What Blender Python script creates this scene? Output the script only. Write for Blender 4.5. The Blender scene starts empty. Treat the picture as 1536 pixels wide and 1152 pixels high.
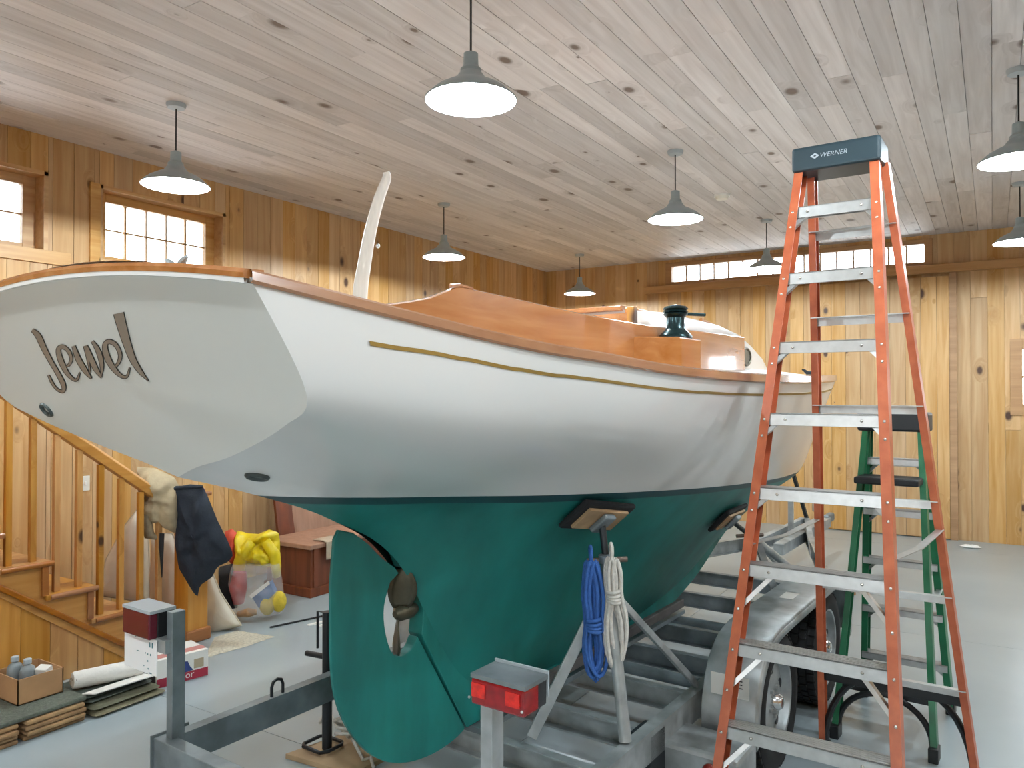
import bpy, math, random
from mathutils import Vector as V, Matrix, noise
from mathutils.bvhtree import BVHTree
random.seed(7)
SC = bpy.context.scene
COL = SC.collection

# ------------------------------------------------------------------ camera
FPX, W, H = 1150.0, 1536, 1152
YAW, PITCH = math.radians(32.1), math.atan(14/1150)
EYE = V((0, 0, 1.75))
cam_d = bpy.data.cameras.new('camera'); cam_d.sensor_width = 36.0; cam_d.lens = FPX/W*36.0
cam_d.clip_start = 0.05; cam_d.clip_end = 200
cam = bpy.data.objects.new('camera', cam_d); COL.objects.link(cam)
cam.location = EYE; cam.rotation_euler = (math.pi/2+PITCH, 0, YAW)
SC.camera = cam
# ------------------------------------------------------------------ sky (overcast daylight outside the windows)
wd = bpy.data.worlds.new('overcast_sky'); SC.world = wd; wd.use_nodes = True
wd.node_tree.nodes['Background'].inputs[0].default_value = (0.86, 0.94, 1.0, 1)
wd.node_tree.nodes['Background'].inputs[1].default_value = 4.0
# ------------------------------------------------------------------ exposure
SC.view_settings.view_transform = 'Standard'; SC.view_settings.look = 'None'
SC.view_settings.gamma = 1.0; SC.view_settings.use_curve_mapping = False
SC.view_settings.exposure = 1.38
SC.cycles.use_denoising = True
SC.cycles.max_bounces = 9; SC.cycles.diffuse_bounces = 5; SC.cycles.glossy_bounces = 3
SC.cycles.transmission_bounces = 4; SC.cycles.transparent_max_bounces = 8
SC.cycles.sample_clamp_indirect = 6.0
SC.cycles.caustics_reflective = False; SC.cycles.caustics_refractive = False
LAMP_W = 28.5          # watts of each pendant lamp
LAMP_COL = (0.82, 0.93, 1.0)

# ------------------------------------------------------------------ helpers: points
FWD = V((-math.sin(YAW)*math.cos(PITCH), math.cos(YAW)*math.cos(PITCH), math.sin(PITCH)))
RGT = V((math.cos(YAW), math.sin(YAW), 0)); UPV = RGT.cross(FWD)
def ray(px, py): return FWD + RGT*((px-W/2)/FPX) + UPV*((H/2-py)/FPX)
def on_plane(px, py, p, n):
    r = ray(px, py); return EYE + r*((p-EYE).dot(n)/r.dot(n))
def onX(px, py, x): return on_plane(px, py, V((x, 0, 0)), V((1, 0, 0)))
def onY(px, py, y): return on_plane(px, py, V((0, y, 0)), V((0, 1, 0)))
def onZ(px, py, z): return on_plane(px, py, V((0, 0, z)), V((0, 0, 1)))
def depth(px, py, z): return EYE + ray(px, py)*z

# ------------------------------------------------------------------ helpers: materials
MATS = {}
def nodes_of(name):
    m = bpy.data.materials.new(name); m.use_nodes = True
    nt = m.node_tree; return m, nt, nt.nodes['Principled BSDF']
def rgb(h, k=1.0):
    h = h.lstrip('#'); c = [int(h[i:i+2], 16)/255 for i in (0, 2, 4)]
    return tuple((x/12.92 if x <= .04045 else ((x+.055)/1.055)**2.4)*k for x in c)+(1,)
def mat(name, col, rough=.5, metal=0.0, var=0.0, scale=6.0, bump=0.0, bscale=60.0, coat=0.0, stretch=None, col2=None):
    if name in MATS: return MATS[name]
    m, nt, b = nodes_of(name); N, L = nt.nodes.new, nt.links.new
    c = rgb(col) if isinstance(col, str) else tuple(col)+(1,)
    b.inputs['Base Color'].default_value = c
    b.inputs['Roughness'].default_value = rough; b.inputs['Metallic'].default_value = metal
    b.inputs['Coat Weight'].default_value = coat; b.inputs['Coat Roughness'].default_value = .08
    tc = N('ShaderNodeTexCoord'); src = tc.outputs['Object']
    if stretch:
        mp = N('ShaderNodeMapping'); mp.inputs['Scale'].default_value = stretch; L(src, mp.inputs[0]); src = mp.outputs[0]
    if var > 0:
        n = N('ShaderNodeTexNoise'); n.inputs['Scale'].default_value = scale; n.inputs['Detail'].default_value = 5
        L(src, n.inputs['Vector'])
        r = N('ShaderNodeValToRGB'); r.color_ramp.elements[0].position = .32; r.color_ramp.elements[1].position = .68
        c2 = rgb(col2) if col2 else tuple(x*(1-var) for x in c[:3])+(1,)
        r.color_ramp.elements[0].color = c2; r.color_ramp.elements[1].color = tuple(min(1, x*(1+var*.35)) for x in c[:3])+(1,)
        L(n.outputs[0], r.inputs[0]); L(r.outputs[0], b.inputs['Base Color'])
    if bump > 0:
        n2 = N('ShaderNodeTexNoise'); n2.inputs['Scale'].default_value = bscale; n2.inputs['Detail'].default_value = 3
        L(src, n2.inputs['Vector'])
        bp = N('ShaderNodeBump'); bp.inputs['Strength'].default_value = bump; bp.inputs['Distance'].default_value = .01
        L(n2.outputs[0], bp.inputs['Height']); L(bp.outputs[0], b.inputs['Normal'])
    MATS[name] = m; return m
def wood(name, light, dark, axis, knot='#4a2c18', knots=True, rough=.55, plank_var=.5, grain=1.0, knot_size=1.0, coat=0.0):
    """Pine or mahogany: long grain along an axis, knots with rings, each plank its own tint."""
    if name in MATS: return MATS[name]
    m, nt, b = nodes_of(name); N, L = nt.nodes.new, nt.links.new
    def math_(op, a, c=None, clamp=False):
        n = N('ShaderNodeMath'); n.operation = op; n.use_clamp = clamp
        for i, x in enumerate((a, c)):
            if x is None: continue
            if isinstance(x, (int, float)): n.inputs[i].default_value = x
            else: L(x, n.inputs[i])
        return n.outputs[0]
    geo = N('ShaderNodeNewGeometry'); oi = N('ShaderNodeObjectInfo')
    off = N('ShaderNodeVectorMath'); off.operation = 'SCALE'; off.inputs[0].default_value = (37.1, 51.7, 43.3)
    L(oi.outputs['Random'], off.inputs['Scale'])
    ad = N('ShaderNodeVectorMath'); ad.operation = 'ADD'; L(geo.outputs['Position'], ad.inputs[0]); L(off.outputs[0], ad.inputs[1])
    st = [1, 1, 1]; st['xyz'.index(axis)] = .62
    mk = N('ShaderNodeMapping'); mk.inputs['Scale'].default_value = st; L(ad.outputs[0], mk.inputs[0])
    vo = N('ShaderNodeTexVoronoi'); vo.inputs['Scale'].default_value = 4.6; L(mk.outputs[0], vo.inputs['Vector'])
    # only some cells carry a knot, of different sizes
    sep = N('ShaderNodeSeparateColor'); L(vo.outputs['Color'], sep.inputs[0])
    size = math_('MULTIPLY', math_('SUBTRACT', sep.outputs[0], .34, True), .38*knot_size)
    kn = math_('SUBTRACT', 1.0, math_('DIVIDE', vo.outputs['Distance'], math_('ADD', size, .0001)), True)
    kmask = math_('MULTIPLY', kn, 2.2, True)
    halo = math_('MULTIPLY', math_('SUBTRACT', 1.0, math_('DIVIDE', vo.outputs['Distance'], math_('ADD', math_('MULTIPLY', size, 2.4), .0001)), True), .55)
    sg = [9, 9, 9]; sg['xyz'.index(axis)] = .55
    mg = N('ShaderNodeMapping'); mg.inputs['Scale'].default_value = sg; L(ad.outputs[0], mg.inputs[0])
    gn = N('ShaderNodeTexNoise'); gn.inputs['Scale'].default_value = 2.2; gn.inputs['Detail'].default_value = 6
    gn.inputs['Distortion'].default_value = .6
    L(mg.outputs[0], gn.inputs['Vector'])
    if knots:
        sh = N('ShaderNodeVectorMath'); sh.operation = 'ADD'; L(mg.outputs[0], sh.inputs[0])
        cmb = N('ShaderNodeCombineXYZ'); k3 = math_('MULTIPLY', halo, 2.2)
        for i in range(3): L(k3, cmb.inputs[i])
        L(cmb.outputs[0], sh.inputs[1]); L(sh.outputs[0], gn.inputs['Vector'])
    rp = N('ShaderNodeValToRGB'); rp.color_ramp.elements[0].position = .3; rp.color_ramp.elements[1].position = .7
    rp.color_ramp.elements[0].color = rgb(dark); rp.color_ramp.elements[1].color = rgb(light)
    L(gn.outputs[0], rp.inputs[0])
    tint = N('ShaderNodeHueSaturation')
    L(math_('ADD', math_('MULTIPLY', oi.outputs['Random'], plank_var), 1-plank_var*.55), tint.inputs['Value'])
    L(math_('ADD', math_('MULTIPLY', math_('FRACT', math_('MULTIPLY', oi.outputs['Random'], 17.3)), .25), .9), tint.inputs['Saturation'])
    L(rp.outputs[0], tint.inputs['Color']); out = tint.outputs[0]
    if knots:
        mx = N('ShaderNodeMix'); mx.data_type = 'RGBA'; L(halo, mx.inputs[0]); L(out, mx.inputs[6])
        mx.inputs[7].default_value = tuple(x*.75 for x in rgb(dark)[:3])+(1,)
        m2 = N('ShaderNodeMix'); m2.data_type = 'RGBA'; L(kmask, m2.inputs[0]); L(mx.outputs[2], m2.inputs[6])
        m2.inputs[7].default_value = rgb(knot); out = m2.outputs[2]
    L(out, b.inputs['Base Color'])
    b.inputs['Roughness'].default_value = rough; b.inputs['Coat Weight'].default_value = coat; b.inputs['Coat Roughness'].default_value = .06
    bp = N('ShaderNodeBump'); bp.inputs['Strength'].default_value = .12*grain; bp.inputs['Distance'].default_value = .004
    L(gn.outputs[0], bp.inputs['Height']); L(bp.outputs[0], b.inputs['Normal'])
    MATS[name] = m; return m

# ------------------------------------------------------------------ helpers: geometry
class MB:
    def __init__(s): s.v = []; s.f = []
    def add(s, vs, fs):
        k = len(s.v); s.v += [V(p) for p in vs]; s.f += [tuple(i+k for i in f) for f in fs]; return s
    def box(s, lo, hi, m=None):
        (a, b, c), (d, e, f) = lo, hi
        P = [V(p) for p in ((a,b,c),(d,b,c),(d,e,c),(a,e,c),(a,b,f),(d,b,f),(d,e,f),(a,e,f))]
        if m is not None: P = [m @ p for p in P]
        return s.add(P, [(0,3,2,1),(4,5,6,7),(0,1,5,4),(1,2,6,5),(2,3,7,6),(3,0,4,7)])
    def cbox(s, c, size, rz=0.0, rx=0.0, ry=0.0):
        m = Matrix.Translation(V(c)) @ Matrix.Rotation(rz, 4, 'Z') @ Matrix.Rotation(ry, 4, 'Y') @ Matrix.Rotation(rx, 4, 'X')
        h = V(size)/2; return s.box(-h, h, m)
    def prism(s, prof, a, b, xd):
        """2D profile (x along xd, y across) swept straight from a to b."""
        a, b = V(a), V(b); t = (b-a).normalized(); x = V(xd); x = (x-t*x.dot(t)).normalized(); y = t.cross(x)
        n = len(prof); vs = [a+x*p+y*q for p, q in prof]+[b+x*p+y*q for p, q in prof]
        return s.add(vs, [tuple(range(n))[::-1], tuple(range(n, 2*n))]+[(i, (i+1) % n, n+(i+1) % n, n+i) for i in range(n)])
    def bar(s, a, b, w, h, xd=(0, 0, 1)):
        return s.prism([(-w/2, -h/2), (w/2, -h/2), (w/2, h/2), (-w/2, h/2)], a, b, xd)
    def slab(s, pts, vec):
        pts = [V(p) for p in pts]; n = len(pts); vec = V(vec)
        return s.add(pts+[p+vec for p in pts], [tuple(range(n)), tuple(range(n, 2*n))[::-1]]+[((i+1) % n, i, n+i, n+(i+1) % n) for i in range(n)])
    def tube(s, pts, r, seg=8, closed=False):
        pts = [V(p) for p in pts]; n = len(pts); rs = r if isinstance(r, (list, tuple)) else [r]*n
        up = None; rings = []
        for i, p in enumerate(pts):
            if closed: t = pts[(i+1) % n]-pts[i-1]
            else: t = pts[min(i+1, n-1)]-pts[max(i-1, 0)]
            t.normalize()
            if up is None: up = t.orthogonal().normalized()
            up = (up-t*up.dot(t)); up = up.normalized() if up.length > 1e-6 else t.orthogonal().normalized()
            w = t.cross(up)
            rings.append([p+(up*math.cos(2*math.pi*k/seg)+w*math.sin(2*math.pi*k/seg))*rs[i] for k in range(seg)])
        vs = [q for g in rings for q in g]; fs = []
        for i in range(n if closed else n-1):
            a, b = i*seg, ((i+1) % n)*seg
            fs += [(a+k, a+(k+1) % seg, b+(k+1) % seg, b+k) for k in range(seg)]
        if not closed: fs += [tuple(range(seg))[::-1], tuple(range((n-1)*seg, n*seg))]
        return s.add(vs, fs)
    def lathe(s, prof, m=None, seg=24, cap=True):
        """(radius, height) profile turned about Z."""
        m = m or Matrix(); vs = []; n = len(prof)
        for r, z in prof: vs += [m @ V((r*math.cos(2*math.pi*k/seg), r*math.sin(2*math.pi*k/seg), z)) for k in range(seg)]
        fs = [(i*seg+k, i*seg+(k+1) % seg, (i+1)*seg+(k+1) % seg, (i+1)*seg+k) for i in range(n-1) for k in range(seg)]
        if cap: fs += [tuple(range(seg))[::-1], tuple(range((n-1)*seg, n*seg))]
        return s.add(vs, fs)
    def grid(s, rows, flip=False):
        n, m = len(rows), len(rows[0]); vs = [p for r in rows for p in r]
        fs = [(i*m+j, i*m+j+1, (i+1)*m+j+1, (i+1)*m+j) for i in range(n-1) for j in range(m-1)]
        return s.add(vs, [f[::-1] for f in fs] if flip else fs)
    def sphere(s, c, r, seg=12, rings=8, sq=(1, 1, 1)):
        pr = [(math.sin(math.pi*i/rings)*r, -math.cos(math.pi*i/rings)*r) for i in range(rings+1)]
        pr[0] = (r*.02, pr[0][1]); pr[-1] = (r*.02, pr[-1][1])
        return s.lathe(pr, Matrix.Translation(V(c)) @ Matrix.Diagonal((sq[0], sq[1], sq[2], 1)), seg)
    def puff(s, outline, nrm, t, wr=.15, fr=6.0, rings=9, n=64, seed=0, back=.6, e=.5):
        """A soft stuffed body over a closed outline (its own plane, normal nrm): rounded edges, folds."""
        outline = [V(p) for p in outline]; nrm = V(nrm).normalized()
        L = [(outline[(i+1) % len(outline)]-outline[i]).length for i in range(len(outline))]; tot = sum(L); pts = []
        for k in range(n):
            d = tot*k/n; i = 0
            while d > L[i] and i < len(L)-1: d -= L[i]; i += 1
            pts.append(outline[i].lerp(outline[(i+1) % len(outline)], min(1, d/L[i])))
        c = sum(pts, V())/n; so = V((seed*3.7, seed*1.3, seed*2.1))
        for side, tt in ((1, t), (-1, t*back)):
            rows = []
            for j in range(rings+1):
                q = j/rings; row = []
                for p in pts:
                    x = c.lerp(p, q); h = max(0, 1-q**3)**e
                    w = noise.noise(x*fr+so)*.7+noise.noise(x*fr*2.3+so)*.4
                    row.append(x+nrm*side*tt*(h*(1+wr*w*2)))
                rows.append(row+[row[0]])
            s.grid(rows, side < 0)
        return s
WL = {}
def obj(name, mb, m, parent=None, smooth=False, bevel=0.0, bseg=2, kind=None, label=None):
    off = WL.get(parent.name, V()) if parent else V()
    me = bpy.data.meshes.new(name); me.from_pydata([p-off for p in mb.v], [], mb.f)
    import bmesh
    bm = bmesh.new(); bm.from_mesh(me); bmesh.ops.recalc_face_normals(bm, faces=bm.faces)
    bm.to_mesh(me); bm.free()
    if m: me.materials.append(m)
    o = bpy.data.objects.new(name, me); COL.objects.link(o)
    if parent: o.parent = parent
    WL[o.name] = off
    if smooth:
        for p in me.polygons: p.use_smooth = True
        if smooth != 'full':
            try: me.set_sharp_from_angle(angle=math.radians(40))
            except Exception: pass
    if bevel > 0:
        bv = o.modifiers.new('bevel', 'BEVEL'); bv.width = bevel; bv.segments = bseg; bv.limit_method = 'ANGLE'
    if kind: o['kind'] = kind
    if label: o['label'] = label
    return o
def tag(o, label=None, cat=None, group=None, kind=None):
    for k, x in (('label', label), ('category', cat), ('group', group), ('kind', kind)):
        if x: o[k] = x
    return o
def thing(name, label, cat, loc, group=None):
    o = bpy.data.objects.new(name, None); COL.objects.link(o); o.location = V(loc); o.empty_display_size = .1
    WL[o.name] = V(loc); return tag(o, label, cat, group)
def struct(name, mb, m, parent=None, **k):
    o = obj(name, mb, m, parent, **k)
    if not parent: o['kind'] = 'structure'
    return o
def text_mb(txt, size, origin, xd, yd, thick=.0006, shear=0.0):
    """A word as solid letters lying in the plane of xd and yd, left end of its baseline at origin."""
    cu = bpy.data.curves.new('lettering', 'FONT'); cu.body = txt; cu.size = size; cu.resolution_u = 3; cu.shear = shear
    to = bpy.data.objects.new('lettering', cu); COL.objects.link(to)
    dg = bpy.context.evaluated_depsgraph_get(); me = bpy.data.meshes.new_from_object(to.evaluated_get(dg))
    xd, yd = V(xd).normalized(), V(yd).normalized(); n = xd.cross(yd)
    mb = MB(); mb.add([V(origin)+xd*p.co.x+yd*p.co.y+n*thick for p in me.vertices], [tuple(p.vertices) for p in me.polygons])
    bpy.data.objects.remove(to); bpy.data.curves.remove(cu); bpy.data.meshes.remove(me)
    return mb
def catmull(P, u):
    n = len(P)-1; i = min(int(u), n-1); t = u-i
    p0, p1, p2, p3 = P[max(i-1, 0)], P[i], P[i+1], P[min(i+2, n)]
    return p1*1.0+((p2-p0)*t+(p0*2-p1*5+p2*4-p3)*t*t+(p1*3-p0-p2*3+p3)*t**3)*.5
def interp(xs, ys, x):
    if x <= xs[0]: return ys[0]
    for i in range(len(xs)-1):
        if x <= xs[i+1]: return ys[i]+(ys[i+1]-ys[i])*(x-xs[i])/(xs[i+1]-xs[i])
    return ys[-1]

# ------------------------------------------------------------------ materials
PINE_V = wood('pine_wall', '#d2ae80', '#bb905a', 'z', rough=.5, plank_var=.26)
PINE_L = wood('pine_left_wall', '#d1aa78', '#b98c55', 'z', rough=.48, plank_var=.26)
PINE_C = wood('pine_ceiling', '#ded8d6', '#c8c0bd', 'y', rough=.6, plank_var=.30, knot='#75645a')
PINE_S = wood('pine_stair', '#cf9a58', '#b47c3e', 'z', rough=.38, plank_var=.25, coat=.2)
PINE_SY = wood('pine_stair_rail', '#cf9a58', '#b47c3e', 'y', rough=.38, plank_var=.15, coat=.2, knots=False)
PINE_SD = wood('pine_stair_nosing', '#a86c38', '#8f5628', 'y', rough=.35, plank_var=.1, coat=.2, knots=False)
TRIM = wood('pine_trim', '#d2ab78', '#bb8d5a', 'y', rough=.45, plank_var=.2, knots=False)
TRIMX = wood('pine_trim_back', '#b99268', '#a27a52', 'x', rough=.5, plank_var=.2, knots=False)
MAHO = wood('varnished_mahogany', '#b8835c', '#9f6842', 'y', rough=.25, plank_var=.18, knots=False, coat=.6)
MAHO_D = wood('dark_mahogany', '#7c4630', '#5f3322', 'z', rough=.45, plank_var=.2, knots=False)
PLYW = wood('stained_plywood', '#b58a70', '#a0755c', 'z', rough=.5, plank_var=.2, knots=False)
DARKGAP = mat('dark_gap', '#3a2818', .9)
GALV = mat('galvanised_steel', '#b4babb', .42, .4, .35, 9, .08, 30)
GALVD = mat('weathered_galvanised_steel', '#869094', .5, .35, .4, 7, .08, 30)
STEELD = mat('black_painted_steel', '#23292e', .45, .2, .2, 12)
ALU = mat('aluminium', '#c9cac8', .34, .75, .12, 25)
ORANGE = mat('orange_fibreglass', '#c06844', .38, 0, .12, 14, col2='#ab5636')
GREENF = mat('green_fibreglass', '#1c6a44', .38, 0, .15, 14)
BLACKP = mat('black_plastic', '#171a1d', .45)
CAPP = mat('dark_slate_plastic', '#26383f', .4)
RUBBER = mat('tyre_rubber', '#1b1c1e', .8, 0, .2, 30)
WHITEP = mat('white_enamel', '#f1f0ea', .35)
IVORY = mat('ivory_plastic', '#e9e6da', .4)
REDL = mat('red_lens', '#8e1218', .12, 0, .25, 40, coat=.5)
REDD = mat('dark_red_lens', '#5c1020', .15, coat=.5)
LGREY = mat('pale_grey_plastic', '#aab3b8', .5)
CARD = mat('cardboard', '#b68d64', .85, 0, .12, 10)
GLASSM, nt, b = nodes_of('window_glass'); MATS['window_glass'] = GLASSM
tr = nt.nodes.new('ShaderNodeBsdfTransparent'); gl = nt.nodes.new('ShaderNodeBsdfGlossy'); gl.inputs['Roughness'].default_value = .02
fr = nt.nodes.new('ShaderNodeFresnel'); mx = nt.nodes.new('ShaderNodeMixShader')
nt.links.new(fr.outputs[0], mx.inputs[0]); nt.links.new(tr.outputs[0], mx.inputs[1]); nt.links.new(gl.outputs[0], mx.inputs[2])
nt.links.new(mx.outputs[0], nt.nodes['Material Output'].inputs[0])

# ------------------------------------------------------------------ room
XL, XR, YF, YB, ZC = -6.0, 5.6, -3.4, 10.6, 3.68
FLOORM = mat('grey_floor_paint', '#a4b0b4', .28, 0, .10, 1.1, .02, 6, col2='#9aa7ac')
fl = struct('floor', MB().box((XL-.3, YF-.3, -.16), (XR+.3, YB+.3, -.006)), mat('floor_joint', '#5a5f62', .8))
xs = [XL-.05, -5.62, -2.02, 1.58, XR+.05]; ys = [YF-.05, -.9, 2.7, 6.3, 9.9, YB+.05]
for i in range(len(xs)-1):
    for j in range(len(ys)-1):
        obj('slab', MB().box((xs[i]+.002, ys[j]+.002, -.006), (xs[i+1]-.002, ys[j+1]-.002, 0)), FLOORM, fl)
UNIT = bpy.data.meshes.new('plank')
_u = MB().box((-.5, -.5, -.5), (.5, .5, .5)); UNIT.from_pydata(_u.v, [], _u.f)
UNITS = {}
def plank(parent, lo, hi, m, name='plank'):
    """One board: shares one mesh with its fellows, sized by its scale."""
    if m.name not in UNITS:
        u = UNIT.copy(); u.materials.append(m); UNITS[m.name] = u
    o = bpy.data.objects.new(name, UNITS[m.name]); COL.objects.link(o); o.parent = parent
    lo, hi = V(lo), V(hi); o.location = (lo+hi)/2; o.scale = hi-lo
    return o
# ceiling: boards run along the room
cl = struct('ceiling', MB().box((XL-.3, YF-.3, ZC+.02), (XR+.3, YB+.3, ZC+.2)), PINE_C)
x = XL; r = random.Random(3)
while x < 2.4:
    y = -.6-r.random()*2
    while y < YB:
        y2 = min(YB, y+r.choice((2.4, 3.0, 3.6, 4.2, 4.8)))
        if YB-y2 < .6: y2 = YB
        plank(cl, (x+.0015, max(y, YF)+.001, ZC-r.random()*.002), (x+.1415, y2-.001, ZC+.021), PINE_C); y = y2
    x += .143
# left wall: with two high windows
WIN = [(1.90, 2.89), (3.52, 4.46)]; WZ0, WZ1 = 2.87, 3.31; REV = .035   # glass size; opening is a little wider
mb = MB()
cuts = [(a-.12, b+.12) for a, b in WIN]
edges = [YF-.3]+[c for ab in cuts for c in ab]+[YB+.3]
for i in range(0, len(edges), 2): mb.box((XL-.2, edges[i], -.1), (XL-.02, edges[i+1], ZC+.1))
for a, b_ in cuts:
    mb.box((XL-.2, a, -.1), (XL-.02, b_, WZ0-.08)); mb.box((XL-.2, a, WZ1+.1), (XL-.02, b_, ZC+.1))
wl = struct('wall_left', mb, PINE_V)
ed = sorted(set([.2+.158*k for k in range(67) if .2+.158*k < YB-.03]+[YB]+[c for ab in cuts for c in ab])); r = random.Random(5)
ed = [e for i, e in enumerate(ed) if any(abs(e-c) < 1e-6 for ab in cuts for c in ab) or all(abs(e-c) > .03 for ab in cuts for c in ab)]
for y, y2 in zip(ed, ed[1:]):
    spans = [(0, ZC)]
    if any(y > a-.001 and y2 < b_+.001 for a, b_ in cuts): spans = [(0, WZ0-.08), (WZ1+.1, ZC)]
    for z0, z1 in spans:
        plank(wl, (XL-.021, y+.0015, z0), (XL+r.random()*.002, y2-.0015, z1), PINE_L)
for k, (a, b_) in enumerate(WIN):
    w = thing('window_%d' % (k+1), None, None, (XL, (a+b_)/2, WZ0)); w['kind'] = 'structure'
    # reveal boards round the opening, set deep into the wall
    obj('reveal', MB().box((XL-.2, a-.12, WZ0-.08), (XL+.004, a-.09, WZ1+.1)), TRIM, w)
    obj('reveal', MB().box((XL-.2, b_+.09, WZ0-.08), (XL+.004, b_+.12, WZ1+.1)), TRIM, w)
    obj('reveal', MB().box((XL-.2, a-.12, WZ1+.07), (XL+.004, b_+.12, WZ1+.1)), TRIM, w)
    obj('sill', MB().box((XL-.2, a-.12, WZ0-.08), (XL+.012, b_+.12, WZ0-.05)), TRIM, w)
    obj('apron', MB().box((XL, a-.13, WZ0-.15), (XL+.02, b_+.28, WZ0-.05)), TRIM, w, bevel=.002)
    if k: obj('casing', MB().box((XL, a-.2, WZ0-.15), (XL+.02, a-.12, WZ1+.1)), TRIM, w)
    f = MB()
    f.box((XL-.19, a-.09, WZ0-.05), (XL-.12, a, WZ1+.07)); f.box((XL-.19, b_, WZ0-.05), (XL-.12, b_+.09, WZ1+.07))
    f.box((XL-.19, a, WZ1), (XL-.12, b_, WZ1+.07)); f.box((XL-.19, a, WZ0-.05), (XL-.12, b_, WZ0))
    sash = obj('sash', f, TRIM, w, bevel=.004)
    n = 5
    for i in range(1, n):
        yy = a+(b_-a)*i/n; obj('muntin', MB().box((XL-.175, yy-.006, WZ0), (XL-.145, yy+.006, WZ1)), TRIM, sash)
    zz = (WZ0+WZ1)/2; obj('muntin', MB().box((XL-.175, a, zz-.006), (XL-.145, b_, zz+.006)), TRIM, sash)
    for i in range(n):
        for z0, z1 in ((WZ0, zz), (zz, WZ1)):
            ya, yb2 = a+(b_-a)*i/n, a+(b_-a)*(i+1)/n
            obj('pane', MB().box((XL-.163, ya+.004, z0+.004), (XL-.157, yb2-.004, z1-.004)), GLASSM, sash)
# back wall: a strip of small panes up under the ceiling, and a window at the right
SX0, SX1, SZ0, SZ1 = -3.92, -.70, 3.355, 3.575
DX0, DX1, DZ0, DZ1 = .27, 1.15, 1.60, 2.28
mb = MB()
mb.box((XL-.3, YB+.02, -.1), (SX0-.06, YB+.12, ZC+.1)); mb.box((SX0-.06, YB+.02, -.1), (SX1+.06, YB+.12, SZ0-.05))
mb.box((SX0-.06, YB+.02, SZ1+.05), (SX1+.06, YB+.12, ZC+.1)); mb.box((SX1+.06, YB+.02, -.1), (DX0, YB+.12, ZC+.1))
mb.box((DX0, YB+.02, -.1), (DX1, YB+.12, DZ0)); mb.box((DX0, YB+.02, DZ1), (DX1, YB+.12, ZC+.1)); mb.box((DX1, YB+.02, -.1), (XR+.3, YB+.12, ZC+.1))
wb = struct('wall_back', mb, PINE_V)
cx_ = [SX0-.06, SX1+.06, DX0, DX1]; r = random.Random(11)
ed = sorted(set([XL+.17*k for k in range(54)]+cx_)); ed = [e for e in ed if e in cx_ or all(abs(e-c) > .03 for c in cx_)]
for x, x2 in zip(ed, ed[1:]):
    spans = [(0, ZC)]
    if x > SX0-.061 and x2 < SX1+.061: spans = [(0, SZ0-.05), (SZ1+.05, ZC)]
    elif x > DX0-.001 and x2 < DX1+.001: spans = [(0, DZ0), (DZ1, ZC)]
    elif r.random() < .55: q = r.uniform(1.2, 2.9); spans = [(0, q-.0015), (q+.0015, ZC)]
    for z0, z1 in spans: plank(wb, (x+.0015, YB-r.random()*.002, z0), (x2-.0015, YB+.021, z1), PINE_V)
w = thing('window_3', None, None, ((SX0+SX1)/2, YB, SZ0)); w['kind'] = 'structure'
f = MB(); f.box((SX0-.09, YB-.02, SZ0-.06), (SX0, YB+.1, SZ1+.06)); f.box((SX1, YB-.02, SZ0-.06), (SX1+.09, YB+.1, SZ1+.06))
f.box((SX0, YB-.02, SZ1), (SX1, YB+.1, SZ1+.06)); f.box((SX0, YB-.02, SZ0-.06), (SX1, YB+.1, SZ0))
sash = obj('frame', f, TRIMX, w, bevel=.003)
n = 16
for i in range(n):
    xa, xb = SX0+(SX1-SX0)*i/n, SX0+(SX1-SX0)*(i+1)/n
    if i: obj('mullion', MB().box((xa-(.008 if i != 8 else .02), YB+.03, SZ0), (xa+(.008 if i != 8 else .02), YB+.07, SZ1)), TRIMX, sash)
    obj('pane', MB().box((xa+.006, YB+.045, SZ0), (xb-.006, YB+.051, SZ1)), GLASSM, sash)
w = thing('window_4', None, None, ((DX0+DX1)/2, YB, DZ0)); w['kind'] = 'structure'
f = MB(); f.box((DX0-.1, YB-.025, DZ0-.1), (DX0+.02, YB+.1, DZ1+.1)); f.box((DX1-.02, YB-.025, DZ0-.1), (DX1+.1, YB+.1, DZ1+.1))
f.box((DX0+.02, YB-.025, DZ1-.02), (DX1-.02, YB+.1, DZ1+.1)); f.box((DX0+.02, YB-.025, DZ0-.1), (DX1-.02, YB+.1, DZ0+.02))
sash = obj('frame', f, TRIMX, w, bevel=.003)
obj('muntin', MB().box(((DX0+DX1)/2-.012, YB+.03, DZ0), ((DX0+DX1)/2+.012, YB+.07, DZ1)), TRIMX, sash)
obj('muntin', MB().box((DX0, YB+.03, (DZ0+DZ1)/2-.012), (DX1, YB+.07, (DZ0+DZ1)/2+.012)), TRIMX, sash)
obj('pane', MB().box((DX0, YB+.045, DZ0), (DX1, YB+.051, DZ1)), GLASSM, sash)
# wide boarded sliding door on the back wall, with its track above
dr = struct('door_1', MB().box((-2.27, YB-.035, .012), (-.44, YB-.004, 3.16)), DARKGAP)
x = -2.27; r = random.Random(2)
while x < -.45:
    x2 = min(x+.17, -.44); plank(dr, (x+.0015, YB-.05-r.random()*.002, .012), (x2-.0015, YB-.03, 3.16), PINE_V); x = x2
struct('trim_1', MB().box((-4.3, YB-.12, 3.20), (1.9, YB-.004, 3.30)), TRIMX, bevel=.006)
struct('trim_2', MB().box((-.44, YB-.045, 0), (-.36, YB-.004, 3.2)), TRIMX, bevel=.003)
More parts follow.
